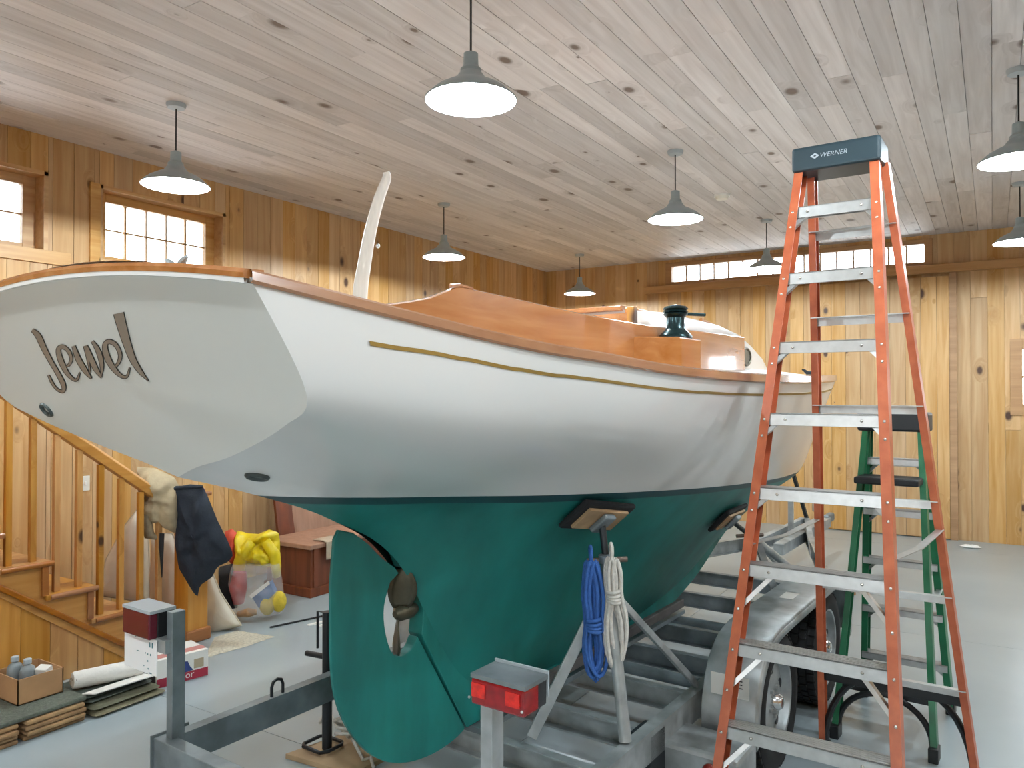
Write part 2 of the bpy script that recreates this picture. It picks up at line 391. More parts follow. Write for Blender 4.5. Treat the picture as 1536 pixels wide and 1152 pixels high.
# walls behind and beside the camera
struct('wall_right', MB().box((XR, YF-.3, -.1), (XR+.3, YB+.3, ZC+.1)), PINE_V)
FX0, FX1, FZ0, FZ1 = -2.6, -.4, .40, 1.45                # unseen glazed opening, added behind the viewer to light the transom
struct('wall_front', MB().box((XL-.3, YF-.2, -.1), (FX0, YF, ZC+.1)).box((FX1, YF-.2, -.1), (XR+.3, YF, ZC+.1))
       .box((FX0, YF-.2, FZ1), (FX1, YF, ZC+.1)).box((FX0, YF-.2, -.1), (FX1, YF, FZ0)), PINE_V)
w = thing('window_5', None, None, (-1.3, YF, FZ0)); w['kind'] = 'structure'
for i in range(2):
    xa, xb = FX0+1.1*i, FX0+1.1*(i+1)
    f = MB().box((xa, YF-.12, FZ0), (xa+.06, YF-.02, FZ1)).box((xb-.06, YF-.12, FZ0), (xb, YF-.02, FZ1)).box((xa+.06, YF-.12, FZ0), (xb-.06, YF-.02, FZ0+.1)).box((xa+.06, YF-.12, FZ1-.08), (xb-.06, YF-.02, FZ1))
    sash = obj('sash', f, TRIMX, w)
    obj('pane', MB().box((xa+.06, YF-.073, FZ0+.1), (xb-.06, YF-.067, FZ1-.08)), GLASSM, sash)

# ------------------------------------------------------------------ pendant lamps
BULB, nt, b = nodes_of('glowing_bulb'); b.inputs['Base Color'].default_value = (1, 1, 1, 1)
b.inputs['Emission Color'].default_value = (*LAMP_COL, 1); b.inputs['Emission Strength'].default_value = 20
SHADE_OUT = mat('slate_enamel', '#a3afb4', .35)
SHADE_IN = mat('white_lamp_enamel', '#f6f4ee', .45)
SOCK = mat('lamp_socket', '#9fadb2', .4)
def lamp(x, y, label, group='pendant lamps'):
    z = 3.13
    t = thing('pendant_lamp', label, 'lamp', (x, y, ZC), group)
    M0 = Matrix.Translation((x, y, z))
    if not hasattr(lamp, 'parts'):
        R = .215
        pr = [(R, 0), (R*.93, .022), (R*.78, .05), (R*.55, .078), (R*.36, .098), (R*.27, .125), (.05, .135)]
        A = obj('lamp_shade', MB().lathe(pr, M0, 40, False).lathe([(R, 0), (R+.004, .0), (R+.004, .004), (R, .006)], M0, 40, False), SHADE_OUT, t, 'full')
        inn = [(R-.002, .0005)]+[(a-.003, b_-.004) for a, b_ in pr[1:]]
        B = obj('shade_lining', MB().lathe(inn, M0, 40, False), SHADE_IN, A, 'full')
        C_ = obj('bulb', MB().lathe([(.004, .036), (.025, .038), (.042, .05), (.046, .066), (.036, .088), (.022, .105), (.02, .125)], M0, 20), BULB, t, 'full')
        D = obj('socket', MB().lathe([(.05, .135), (.05, .15), (.036, .165), (.034, .225), (.012, .235)], M0, 20), SOCK, t, True)
        E = obj('cord', MB().tube([(x, y, z+.23), (x, y, ZC-.02)], .005, 8), BLACKP, t, True)
        F = obj('ceiling_canopy', MB().lathe([(.006, -.035), (.055, -.03), (.063, -.012), (.063, 0)], Matrix.Translation((x, y, ZC)), 24), LGREY, t, True)
        lamp.parts = [A, C_, D, E, F]; lamp.inner = B
    else:
        for p in lamp.parts:
            c = p.copy(); COL.objects.link(c); c.parent = t
            if p is lamp.parts[0]:
                q = lamp.inner.copy(); COL.objects.link(q); q.parent = c
    ld = bpy.data.lights.new('lamp_light', 'POINT'); ld.energy = LAMP_W; ld.color = LAMP_COL; ld.shadow_soft_size = .016
    lo = bpy.data.objects.new('lamp_light', ld); COL.objects.link(lo); lo.parent = t; lo.location = (0, 0, z+.016-ZC)
    lo.visible_camera = True
lamp(-2.08, 2.95, 'large glowing pendant lamp hanging nearest over the middle of the boat')
lamp(-4.60, 3.12, 'glowing pendant lamp in front of the left wall window')
lamp(-4.72, 6.22, 'glowing pendant lamp along the left wall, above the peak of the wooden coaming')
lamp(-2.13, 5.84, 'glowing pendant lamp beside the round smoke detector, left of the orange ladder')
lamp(-4.85, 9.50, 'smallest glowing pendant lamp, in the far left corner of the room')
lamp(-2.12, 8.70, 'glowing pendant lamp in front of the strip of panes on the back wall')
lamp(.14, 5.45, 'nearer of the two pendant lamps cut by the right edge of the picture')
lamp(.22, 8.40, 'farther of the two pendant lamps cut by the right edge of the picture')
for x, y in ((.3, 2.6), (2.6, 2.8), (2.6, 5.8), (2.6, 8.7), (-4.6, .0), (-2.1, -.2), (.3, -.3), (2.6, -.2)):
    lamp(x, y, 'pendant lamp hanging outside the picture, to the right of or behind the viewer', 'pendant lamps out of view')
p = onZ(1083, 292, ZC)
t = thing('smoke_detector', 'round white smoke detector on the board ceiling left of the orange ladder', 'smoke detector', (p.x, p.y, ZC))
obj('base', MB().lathe([(.075, -.02), (.075, 0)], Matrix.Translation((p.x, p.y, ZC)), 28), WHITEP, t, True)
obj('cover', MB().lathe([(.02, -.05), (.055, -.045), (.065, -.02)], Matrix.Translation((p.x, p.y, ZC)), 28), IVORY, t, True)

# ------------------------------------------------------------------ boat and trailer frame: s forward, d to starboard, z up
BY = math.radians(3.0); P0 = V((-1.9, 1.87, 0)); U = V((math.sin(BY), math.cos(BY), 0)); D = V((math.cos(BY), -math.sin(BY), 0))
def T(s, d, z): return P0+U*s+D*d+V((0, 0, z))
def on_centre(px, py, d=0.0): return on_plane(px, py, P0+D*d, D)
PAINT, nt, b = nodes_of('hull_paint'); MATS['hull_paint'] = PAINT
N, L = nt.nodes.new, nt.links.new
tc = N('ShaderNodeTexCoord'); dt = N('ShaderNodeVectorMath'); dt.operation = 'DOT_PRODUCT'
dt.inputs[1].default_value = (.065*U.x, .065*U.y, 1); L(tc.outputs['Object'], dt.inputs[0])   # height above the painted waterline
def step(lim):
    m_ = N('ShaderNodeMath'); m_.operation = 'GREATER_THAN'; m_.inputs[1].default_value = lim; L(dt.outputs['Value'], m_.inputs[0]); return m_.outputs[0]
nz = N('ShaderNodeTexNoise'); nz.inputs['Scale'].default_value = 3.0; nz.inputs['Detail'].default_value = 6
mp = N('ShaderNodeMapping'); mp.inputs['Scale'].default_value = (1.6, 1.6, .5); L(tc.outputs['Object'], mp.inputs[0]); L(mp.outputs[0], nz.inputs[0])
rp = N('ShaderNodeValToRGB'); rp.color_ramp.elements[0].position = .3; rp.color_ramp.elements[1].position = .7
rp.color_ramp.elements[0].color = rgb('#14655f'); rp.color_ramp.elements[1].color = rgb('#1b7d76'); L(nz.outputs[0], rp.inputs[0])
m1 = N('ShaderNodeMix'); m1.data_type = 'RGBA'; L(step(1.388), m1.inputs[0]); L(rp.outputs[0], m1.inputs[6]); m1.inputs[7].default_value = rgb('#0b3f44')
m2 = N('ShaderNodeMix'); m2.data_type = 'RGBA'; L(step(1.418), m2.inputs[0]); L(m1.outputs[2], m2.inputs[6]); m2.inputs[7].default_value = rgb('#e9e7e4')
L(m2.outputs[2], b.inputs['Base Color'])
m3 = N('ShaderNodeMix'); m3.data_type = 'FLOAT'; L(step(1.418), m3.inputs[0]); m3.inputs[2].default_value = .5; m3.inputs[3].default_value = .16; L(m3.outputs[0], b.inputs['Roughness'])
WHITEH = mat('white_gloss_paint', '#e9e7e4', .2)
TRANSOM = mat('white_transom_paint', '#dcdcd6', .3)
TEAL = mat('teal_bottom_paint', '#1b7d76', .5, 0, .25, 4, stretch=(1.5, 1.5, .5), col2='#14655f')
DECK = mat('white_deck_paint', '#f0eee8', .5)
BRONZE = mat('tarnished_bronze', '#5a5546', .4, .7, .2, 20)
GOLD = mat('gold_leaf', '#a98a4a', .35, .5)

SS = ['T', -.3, 0, .3, .7, 1.3, 2.0, 3.0, 4.0, 5.0, 5.7, 'B']
ROWS = [
 [(-.87,.758,1.97),(-.3,.805,1.905),(0,.86,1.87),(.3,.90,1.85),(.7,.93,1.825),(1.3,.95,1.81),(2,.97,1.81),(3,.90,1.825),(4,.73,1.845),(5,.53,1.865),(5.7,.37,1.88),(6.9,0,1.905)],
 [(-.715,.735,1.75),(-.3,.76,1.69),(0,.78,1.65),(.3,.80,1.625),(.7,.825,1.60),(1.3,.84,1.57),(2,.84,1.55),(3,.77,1.53),(4,.61,1.52),(5,.40,1.52),(5.7,.24,1.53),(6.55,0,1.62)],
 [(-.665,.60,1.676),(-.3,.56,1.57),(0,.53,1.505),(.3,.50,1.45),(.7,.56,1.40),(1.3,.655,1.355),(2,.67,1.29),(3,.60,1.225),(4,.45,1.17),(5,.26,1.13),(5.7,.13,1.27),(6.25,0,1.42)],
 [(-.60,.32,1.594),(-.3,.28,1.49),(0,.26,1.42),(.3,.23,1.335),(.7,.29,1.17),(1.3,.36,1.04),(2,.39,.98),(3,.345,.95),(4,.25,.99),(5,.14,1.06),(5.7,.06,1.21),(6.12,0,1.35)],
 [(-.576,.13,1.553),(-.3,.10,1.455),(0,.09,1.36),(.3,.09,1.20),(.7,.12,.86),(1.3,.155,.68),(2,.165,.66),(3,.15,.72),(4,.10,.89),(5,.05,1.02),(5.7,.03,1.185),(6.05,0,1.31)],
 [(-.55,0,1.516),(-.3,0,1.44),(0,0.0,1.325),(.3,.03,1.13),(.7,.036,.58),(1.3,.038,.45),(2,.038,.45),(3,.036,.56),(4,.03,.84),(5,0,1.0),(5.7,0,1.17),(6.0,0,1.30)],
]
NET = [[V(p) for p in r_] for r_ in ROWS]; NS, NR = 11, 5
def hull(u, v):           # u 0..11 along, v 0..5 from sheer to keel; returns (s, d, z)
    c = catmull([catmull(r_, u) for r_ in NET], v)
    return V((c.x, max(c.y, 0), c.z))
KU, KV = 8, 8
boat = thing('sailboat', 'white sailboat with teal bottom and varnished rails, propped on a trailer', 'boat', P0)
side = [[hull(i/KU, j/KV) for j in range(NR*KV+1)] for i in range(NS*KU+1)]
mb = MB()
mb.grid([[T(p.x, p.y, p.z) for p in r_] for r_ in side]); mb.grid([[T(p.x, -p.y, p.z) for p in r_] for r_ in side], True)
hull_o = obj('hull', mb, PAINT, boat, 'full')
BVH = BVHTree.FromPolygons([p for p in mb.v], mb.f)
def hull_hit(px, py):
    h = BVH.ray_cast(EYE, ray(px, py).normalized()); n = h[1]
    return h[0], (n if n.dot(EYE-h[0]) > 0 else -n)
# transom: flat raked panel with its crown
prof = [hull(0, j/KV) for j in range(NR*KV+1)]
crown = [(d, 1.97+.06*(1-(d/.758)**2)) for d in [.758-1.516*k/16 for k in range(1, 16)]]
TS = lambda z: -.87+.705*(1.97-z)
out = [T(p.x, p.y, p.z) for p in prof[::-1]]+[T(TS(z), d, z) for d, z in crown]+[T(p.x, -p.y, p.z) for p in prof[:-1]]
mb = MB(); c = T(TS(1.78), 0, 1.78); mb.add([c]+out, [(0, 1+i, 1+(i+1) % len(out)) for i in range(len(out))])
tran = obj('transom', mb, TRANSOM, boat)
TN = (T(TS(2), 0, 2)-T(TS(1.5), 0, 1.5)).cross(D).normalized()
TN = TN if TN.dot(EYE-c) > 0 else -TN
def on_tran(px, py, lift=.002): return on_plane(px, py, c+TN*lift, TN)
# name on the transom: hand-cut script strokes
def stroke(path, k, lift, grow):
    """Path of (x, y, width) in the flat lettering sheet -> ribbon; the sheet is laid on the transom plane."""
    P = [V((x, y, w)) for x, y, w in path]; n = (len(P)-1)*5; Lf, Rt = [], []
    Q = [catmull(P, i/5) for i in range(n+1)]
    for i, q in enumerate(Q):
        a, b_ = Q[max(i-1, 0)], Q[min(i+1, n)]; t = V((b_.x-a.x, b_.y-a.y)).normalized(); nn = V((-t.y, t.x))*(max(q.z, 2)/2+grow)
        Lf.append((q.x+nn.x, q.y+nn.y)); Rt.append((q.x-nn.x, q.y-nn.y))
    sheet = lambda p_: on_tran(p_[0]/k, p_[1]/k+380, lift)
    m_ = MB(); m_.grid([[sheet(a), sheet(b_)] for a, b_ in zip(Lf, Rt)]); return m_
LETTERS = [
 [[(160,384,18),(190,412,30),(222,480,28),(258,548,24),(292,606,24),(318,660,24),(316,690,18),(290,684,14),(262,652,14),(243,610,12)]],
 [[(322,566,8),(344,560,14),(357,526,18),(340,486,20),(312,468,22),(292,484,24),(303,534,28),(328,588,24),(358,624,18),(384,634,14),(400,596,8)]],
 [[(368,464,20),(392,530,28),(428,590,26),(458,628,8)], [(430,462,18),(452,520,28),(480,580,26),(508,622,10)], [(506,618,8),(510,560,22),(492,490,26),(462,440,16)], [(452,600,8),(440,530,14),(424,464,16)]],
 [[(560,576,8),(588,556,16),(602,512,20),(582,462,22),(548,442,24),(526,460,26),(534,514,32),(562,568,28),(600,610,20),(634,618,14),(650,572,8)]],
 [[(594,300,54),(606,350,50),(632,440,42),(664,530,34),(704,594,24),(744,640,4)]],
]
INK = mat('black_lettering', '#24282a', .4); INK2 = mat('bronze_lettering', '#978a7c', .35, .2)
for strokes in LETTERS:
    a, b_ = MB(), MB()
    for q in strokes:
        m_ = stroke(q, 3.339, .0012, 1.4); a.add(m_.v, m_.f); m_ = stroke(q, 3.339, .0022, -2.2); b_.add(m_.v, m_.f)
    le = obj('letter', a, INK, tran); obj('letter_face', b_, INK2, le)
# keel fin with the slanted rudder seam, rudder
def fin(pts, half, name, m, lead=None):
    mb_ = MB(); n = len(pts)
    mb_.slab([T(s, -half, z) for s, z in pts], D*(2*half)); return obj(name, mb_, m, boat, bevel=min(.02, half*.6), bseg=3)
def curve2(P, k=5):
    P = [V((a, b_, 0)) for a, b_ in P]; return [(q.x, q.y) for q in (catmull(P, i/k) for i in range((len(P)-1)*k+1))]
apert_f = curve2([(.345,1.10),(.40,1.07),(.428,1.0),(.435,.93),(.43,.86),(.425,.835)], 4)
keel_pts = [(.30,1.19)]+apert_f+[(.70,.385),(1.4,.385),(2.2,.39),(2.72,.41)]+curve2([(2.72,.41),(3.2,.53),(3.7,.72),(4.3,.90)], 4)[1:]+[(4.2,.93),(3.6,.86),(3,.80),(2,.77),(1.3,.86),(.7,1.04)]
fin(keel_pts, .036, 'keel', TEAL)
rud = [(.015,1.255),(.035,1.285)]+curve2([(.10,1.265),(.17,1.215),(.235,1.155),(.32,1.095)], 3)[:-1]+[(.318,1.085)]
rud += curve2([(.275,1.06),(.245,.98),(.25,.89),(.285,.80),(.335,.775),(.385,.79),(.416,.828)], 4)
rud += [(.688,.392)]+curve2([(.685,.382),(.62,.362),(.50,.352),(.36,.372),(.24,.425),(.14,.515),(.06,.63),(.015,.75),(.002,.88)], 4)+[(0,1.1)]
n = len(rud); hw = lambda s_: .006+.042*s_
mb = MB(); mb.add([T(s_, -hw(s_), z) for s_, z in rud]+[T(s_, hw(s_), z) for s_, z in rud], [tuple(range(n)), tuple(range(n, 2*n))]+[(i, (i+1) % n, n+(i+1) % n, n+i) for i in range(n)])
rudder = obj('rudder', mb, TEAL, boat, bevel=.004)
mb = MB()                                       # propeller in its aperture
mb.lathe([(.012, -.05), (.03, -.03), (.032, .03), (.02, .06)], Matrix.Translation(T(.365, 0, .93)) @ Matrix.Rotation(-BY, 4, 'Z') @ Matrix.Rotation(-math.pi/2, 4, 'X'), 14)
prop = obj('propeller_hub', mb, BRONZE, boat, True)
for a in (.12, math.pi+.12):
    m_ = MB(); rows = []
    for i in range(9):
        q = i/8; rr = .02+.155*q; wd_ = .055*math.sin(math.pi*min(1, .12+q*.86))**.6; tw = .9-.5*q
        rows.append([T(.345+math.sin(tw)*x*wd_, math.sin(a)*rr+math.cos(tw)*x*wd_*math.cos(a), .93+math.cos(a)*rr-math.cos(tw)*x*wd_*math.sin(a)) for x in (-1, -.5, 0, .5, 1)])
    m_.grid(rows); o = obj('propeller_blade', m_, BRONZE, prop, 'full'); so = o.modifiers.new('thick', 'SOLIDIFY'); so.thickness = .006
# deck with camber
mb = MB(); rows = []
for i in range(NS*KU+1):
    p = hull(i/KU, 0); q = p.y
    rows.append([T(p.x-.0*(abs(k)/6), q*k/6, p.z-.006+.13*q*(1-(k/6)**2)) for k in range(-6, 7)])
mb.grid(rows); obj('deck', mb, DECK, boat, 'full')
# toe rail along the sheer and across the transom
def rail(sgn):
    m_ = MB(); rows = []
    for i in range(NS*KU+1):
        p = hull(i/KU, 0); h = interp([-.87, 0, 2, 6.9], [.019, .024, .034, .044], p.x)
        q = max(p.y, .004)
        prof_ = [(.004, -.008), (.009, -.002), (.008, h-.005), (.003, h), (-.022, h), (-.026, h-.006), (-.026, -.004)]
        rows.append([T(p.x, sgn*max(q+a, 0), p.z+b_-.004) for a, b_ in prof_])
    rows = [r_+[r_[0]] for r_ in rows]; m_.grid(rows, sgn < 0); return m_
obj('toe_rail', rail(1), MAHO, boat, True); obj('toe_rail', rail(-1), MAHO, boat, True)
ends = [(.757-1.514*k/20) for k in range(21)]
mb = MB(); rows = []; wt = MB(); rows2 = []
for d in ends:
    z = 1.97+.06*(1-(d/.765)**2); s = TS(z)
    pr = [(-.010, -.004), (-.013, .006), (-.008, .014), (.034, .016), (.034, -.004)]
    rows.append([T(s+a, d, z+b_) for a, b_ in pr+pr[:1]])
    rows2.append([T(s+a, d*.995, z+b_) for a, b_ in ((-.002, -.014), (-.007, -.013), (-.009, -.003), (.0, -.003), (-.002, -.014))])
mb.grid(rows); wt.grid(rows2)
for r_ in (rows[0], rows[-1]): mb.add(r_[:-1], [tuple(range(5))])
obj('transom_rail', mb, MAHO, boat, True); obj('transom_trim', wt, WHITEH, boat, True)
# gold cove stripe under the sheer
mb = MB(); rows = []
for i in range(int(.62*KU), int(10.6*KU)):
    u = i/KU; p0 = hull(u, 0); zt = interp([-.87, -.4, .3, 1.3, 6.9], [.09, .062, .055, .056, .075], p0.x)
    v = 0.0
    while v < 1 and hull(u, v).z > p0.z-zt: v += .01
    a, b_ = hull(u, v), hull(u, v+.04)
    rows.append([T(a.x, a.y+.0008, a.z), T(a.x, a.y+.003, a.z-.0005), T(b_.x, b_.y+.003, b_.z), T(b_.x, b_.y+.0008, b_.z-.0005)])
mb.grid(rows); obj('cove_stripe', mb, GOLD, boat)
# drains
for (px, py, rad) in ((386, 714, .034), (71, 614, .026)):
    if px > 200: h, n = hull_hit(px, py)
    else: h, n = on_tran(px, py, 0), TN
    R_ = V((0, 0, 1)).rotation_difference(n).to_matrix().to_4x4()
    obj('drain_fitting', MB().lathe([(rad, -.01), (rad, .004), (rad*.86, .009), (rad*.62, .006), (rad*.55, .002), (rad*.2, .001)], Matrix.Translation(h) @ R_, 20), mat('drain_grey', '#4d5452', .4, .4), boat, True)
# coaming: varnished boards standing on the deck, curving up at their aft end
def coam(sgn):
    S = [-.60, -.46, -.38, -.31, -.24, -.18, -.14, -.11, .1, .5, 1.0, 1.5, 2.0, 2.36]; rows = []
    for s in S:
        d = interp([-.52, 0, 1, 1.8, 2.46], [.62, .665, .70, .68, .615], s)
        zt = interp([-.60, -.46, -.38, -.31, -.24, -.18, -.14, -.11, .5, 1.0, 2.36], [1.955, 1.965, 1.974, 1.987, 2.003, 2.025, 2.042, 2.045, 2.022, 2.016, 2.055], s)
        zb = interp([-.52, 0, 1, 2, 2.46], [1.90, 1.86, 1.81, 1.80, 1.81], s)
        rows.append([T(s, sgn*(d+a), z) for a, z in ((.012, zb), (.012, zt-.004), (.006, zt), (-.008, zt), (-.014, zt-.004), (-.014, zb), (.012, zb))])
    return MB().grid(rows, sgn < 0)
obj('coaming', coam(1), MAHO, boat, True); obj('coaming', coam(-1), MAHO, boat, True)
obj('coaming_cap', MB().tube([T(-.16, .660, 2.042), T(-.12, .661, 2.048), T(-.07, .663, 2.044)], .006, 6), MAHO, boat)
blk = MB().slab([T(.86, .70, 1.80), T(.98, .85, 1.80), T(1.18, .85, 1.80), T(1.24, .69, 1.80)], (0, 0, .165))
obj('winch_block', blk, MAHO, boat, bevel=.006)
wz = 1.965; wm = Matrix.Translation(T(1.10, .775, wz))
WINCHM = mat('dark_green_bronze', '#22383a', .25, .6)
wn = obj('winch', MB().lathe([(.066, 0), (.066, .012), (.058, .022), (.045, .034), (.038, .045), (.035, .085), (.044, .094), (.048, .1), (.044, .104)], wm, 28), WINCHM, boat, True)
obj('winch_jaws', MB().lathe([(.044, .105), (.050, .109), (.044, .115), (.05, .121), (.042, .13), (.012, .136)], wm, 28), WINCHM, wn, True)
obj('winch_arm', MB().bar(T(1.13, .775, wz+.105), T(1.20, .86, wz+.10), .012, .02), WINCHM, wn, bevel=.003)
# cabin trunk
rows = []
for s, wv, zt in ((1.7, .56, 2.125), (2.2, .555, 2.12), (2.6, .53, 2.095), (2.9, .505, 2.045), (3.3, .45, 1.985), (3.7, .36, 1.935), (3.9, .2, 1.90)):
    zb = 1.80; row = [T(s, wv+.01, zb), T(s, wv, zt-.03), T(s, wv-.006, zt-.008), T(s, wv-.03, zt)]
    row += [T(s, wv*k/6, zt+.055*(wv/.56)*(1-(k/6)**2)) for k in (5, 4, 3, 2, 1, 0)]
    m_ = [T(s, -(q-P0).dot(D), q.z) for q in row[:-1]][::-1]; rows.append(row+m_)
cabin = MB().grid(rows); cabin.add(rows[-1], [tuple(range(len(rows[-1])))])
cab = obj('cabin_trunk', cabin, WHITEH, boat, True)
obj('cabin_bulkhead', MB().slab(rows[0], U*.015), WHITEH, boat)
obj('companion_panel', MB().slab([T(1.69, -.29, 1.85), T(1.69, .29, 1.85), T(1.69, .29, 2.15), T(1.69, -.29, 2.15)], U*-.02), MAHO, boat)
cb = BVHTree.FromPolygons(cabin.v, cabin.f)
for px, py in ((1118, 535), (1146, 541)):
    h = cb.ray_cast(EYE, ray(px, py).normalized())
    if h[0] is None: continue
    n = h[1] if h[1].dot(D) > 0 else -h[1]
    x_ = U; y_ = n.cross(x_).normalized()
    ring = [h[0]+x_*.075*math.cos(2*math.pi*k/28)+y_*.05*math.sin(2*math.pi*k/28)+n*.004 for k in range(28)]
    po = obj('porthole', MB().tube(ring, .009, 8, True), BRONZE, cab, True)
    obj('porthole_glass', MB().add([h[0]+(q-h[0])*.95+n*.002 for q in ring], [tuple(range(28))]), mat('dark_glass', '#6d716c', .1), cab)
ht = MB(); ht.box((-.24, 1.68, 2.165), (.24, 2.15, 2.192)); 
def loc(m_): return MB().add([T(p.y, p.x, p.z) for p in m_.v], m_.f)
obj('companion_hatch', loc(ht), MAHO, boat, bevel=.006)
obj('hatch_rail', loc(MB().box((.26, 1.68, 2.15), (.285, 2.3, 2.178))), MAHO, boat, bevel=.004)
obj('hatch_rail', loc(MB().box((-.285, 1.68, 2.15), (-.26, 2.3, 2.178))), MAHO, boat, bevel=.004)
obj('companion_post', loc(MB().box((.30, 1.62, 1.9), (.34, 1.66, 2.175))), PINE_S, boat, bevel=.004)
obj('companion_post', loc(MB().box((-.34, 1.62, 1.9), (-.30, 1.66, 2.175))), PINE_S, boat, bevel=.004)
obj('grab_rail', MB().tube([T(2.4, .36, 2.13), T(2.44, .36, 2.17), T(2.7, .35, 2.15), T(3.0, .33, 2.09), T(3.05, .33, 2.04)], .012, 8), MAHO, boat, True)
obj('grab_rail', MB().tube([T(2.4, -.36, 2.13), T(2.44, -.36, 2.17), T(2.7, -.35, 2.15), T(3.0, -.33, 2.09), T(3.05, -.33, 2.04)], .012, 8), MAHO, boat, True)
obj('deck_fitting', MB().lathe([(.03, 0), (.03, .01), (.012, .02), (.03, .03), (.012, .04)], Matrix.Translation(T(2.0, .40, 2.155)), 14), BRONZE, boat, True)
obj('vent_cowl', MB().slab([T(3.45, .20, 1.99), T(3.55, .20, 1.99), T(3.57, .20, 2.06), T(3.43, .20, 2.06)], D*.05), mat('dark_teal_plastic', '#1f4a52', .4), boat, bevel=.008)
def cleat(p, name='cleat', k=1.0, m=GALV):
    mb_ = MB(); a = U if name == 'chock' else D
    mb_.tube([p+a*-.06*k+V((0, 0, .036*k)), p+a*-.04*k+V((0, 0, .026*k)), p+a*-.02*k+V((0, 0, .006*k)), p+a*.02*k+V((0, 0, .006*k)), p+a*.04*k+V((0, 0, .026*k)), p+a*.06*k+V((0, 0, .036*k))], [.006*k, .012*k, .016*k, .016*k, .012*k, .006*k], 8)
    return obj(name, mb_, m, boat, True)
cleat(T(TS(2.0)+.03, .50, 2.01), 'cleat', .62)
cleat(T(4.1, .60, 1.90), 'chock', .9, ALU); cleat(T(6.3, 0, 1.95), 'cleat', 1.2, STEELD)
# tiller, standing up from the rudder head
cp = [(540, 447), (546, 400), (556, 345), (569, 297), (580, 268), (579, 258)]
tp = [on_centre(*q) for q in cp]; tp = [T(.14, 0, 1.88)]+tp
tw = [.068, .066, .058, .05, .042, .034, .006]; mb = MB(); rows = []
TP = [catmull(tp, i/4) for i in range((len(tp)-1)*4+1)]
for i, p in enumerate(TP):
    w_ = interp(list(range(len(tw))), tw, i/4); t_ = (TP[min(i+1, len(TP)-1)]-TP[max(i-1, 0)]).normalized(); n_ = t_.cross(D).normalized()
    rows.append([p+n_*w_/2*math.cos(a)+D*.016*math.sin(a) for a in [2*math.pi*k/12 for k in range(13)]])
mb.grid(rows); mb.add(rows[0][:-1], [tuple(range(12))]); mb.add(rows[-1][:-1], [tuple(range(12))])
til = obj('tiller', mb, mat('bare_ash_wood', '#cbc0b4', .5, 0, .08, 30, stretch=(3, 3, .3)), boat, True)
obj('tiller_pin', MB().sphere(on_centre(561, 370)+D*.02, .008), ALU, til, True)

# ------------------------------------------------------------------ trailer
tra = thing('boat_trailer', 'galvanised tandem axle boat trailer with red tail lights, under the white sailboat', 'trailer', T(2.5, 0, 0))
RZ = .42
CH = [(-.06, 0), (.06, 0), (.06, .052), (.052, .052), (.052, .008), (-.052, .008), (-.052, .052), (-.06, .052)]   # C channel, x up
def chan(a, b_, flip=False, k=1.0): return MB().prism([(p*k, (-q if flip else q)*k) for p, q in CH], a, b_, (0, 0, 1))
zm = RZ-.06
DR, DL = .70, -.79
obj('side_rail', chan(T(-.08, DR, zm), T(4.1, DR, zm), True), GALV, tra)
obj('side_rail', chan(T(-.08, DL, zm), T(4.1, DL, zm), True), GALVD, tra)
obj('side_rail', chan(T(4.1, DR, zm), T(6.15, .03, zm), True), GALV, tra)
obj('side_rail', chan(T(4.1, DL, zm), T(6.15, -.03, zm), False), GALV, tra)
obj('rear_crossmember', MB().bar(T(-.10, DL-.06, zm), T(-.10, DR+.06, zm), .12, .06), GALVD, tra, bevel=.004)
obj('end_plate', MB().bar(T(-.14, DL-.06, zm), T(.02, DL-.06, zm), .14, .006), GALVD, tra)
for s in (.78, 1.2, 1.67, 2.17, 2.62, 3.4, 4.05):
    q = .0 if s < 2 else .02
    obj('crossmember', chan(T(s, DL+.01, zm-.056), T(s, DR-.01, zm-.056), False, .85), GALV if s < 2 else GALVD, tra)
obj('tongue_beam', MB().bar(T(5.2, 0, zm), T(7.0, 0, zm), .1, .09), GALV, tra, bevel=.006)
obj('coupler', MB().bar(T(6.95, 0, zm+.03), T(7.22, 0, zm+.03), .09, .07), GALVD, tra, bevel=.02)
obj('keel_plank', loc(MB().box((-.09, .73, RZ-.064), (.09, 2.85, RZ-.039))), GALVD, tra, bevel=.003)
for sg in (1, -1):
    obj('keel_guide', MB().bar(T(.80, sg*.10, .445), T(2.75, sg*.11, .45), .05, .03), mat('rusty_steel', '#6a6664', .6, .3, .3, 10), tra, bevel=.004)
# U bolts for the tie-down straps
def ubolt(p, w=.06, h=.07, ax=U, r=.007, m=STEELD):
    pts = [p-ax*w/2, p-ax*w/2+V((0, 0, h*.6)), p-ax*w*.35+V((0, 0, h*.9)), p+V((0, 0, h)), p+ax*w*.35+V((0, 0, h*.9)), p+ax*w/2+V((0, 0, h*.6)), p+ax*w/2]
    return obj('tie_down_eye', MB().tube(pts, r, 8), m, tra, True)
ubolt(T(.42, DL-.02, RZ-.002)); ubolt(T(.30, DR-.09, RZ-.07), .07, .08, U, .009, GALV)
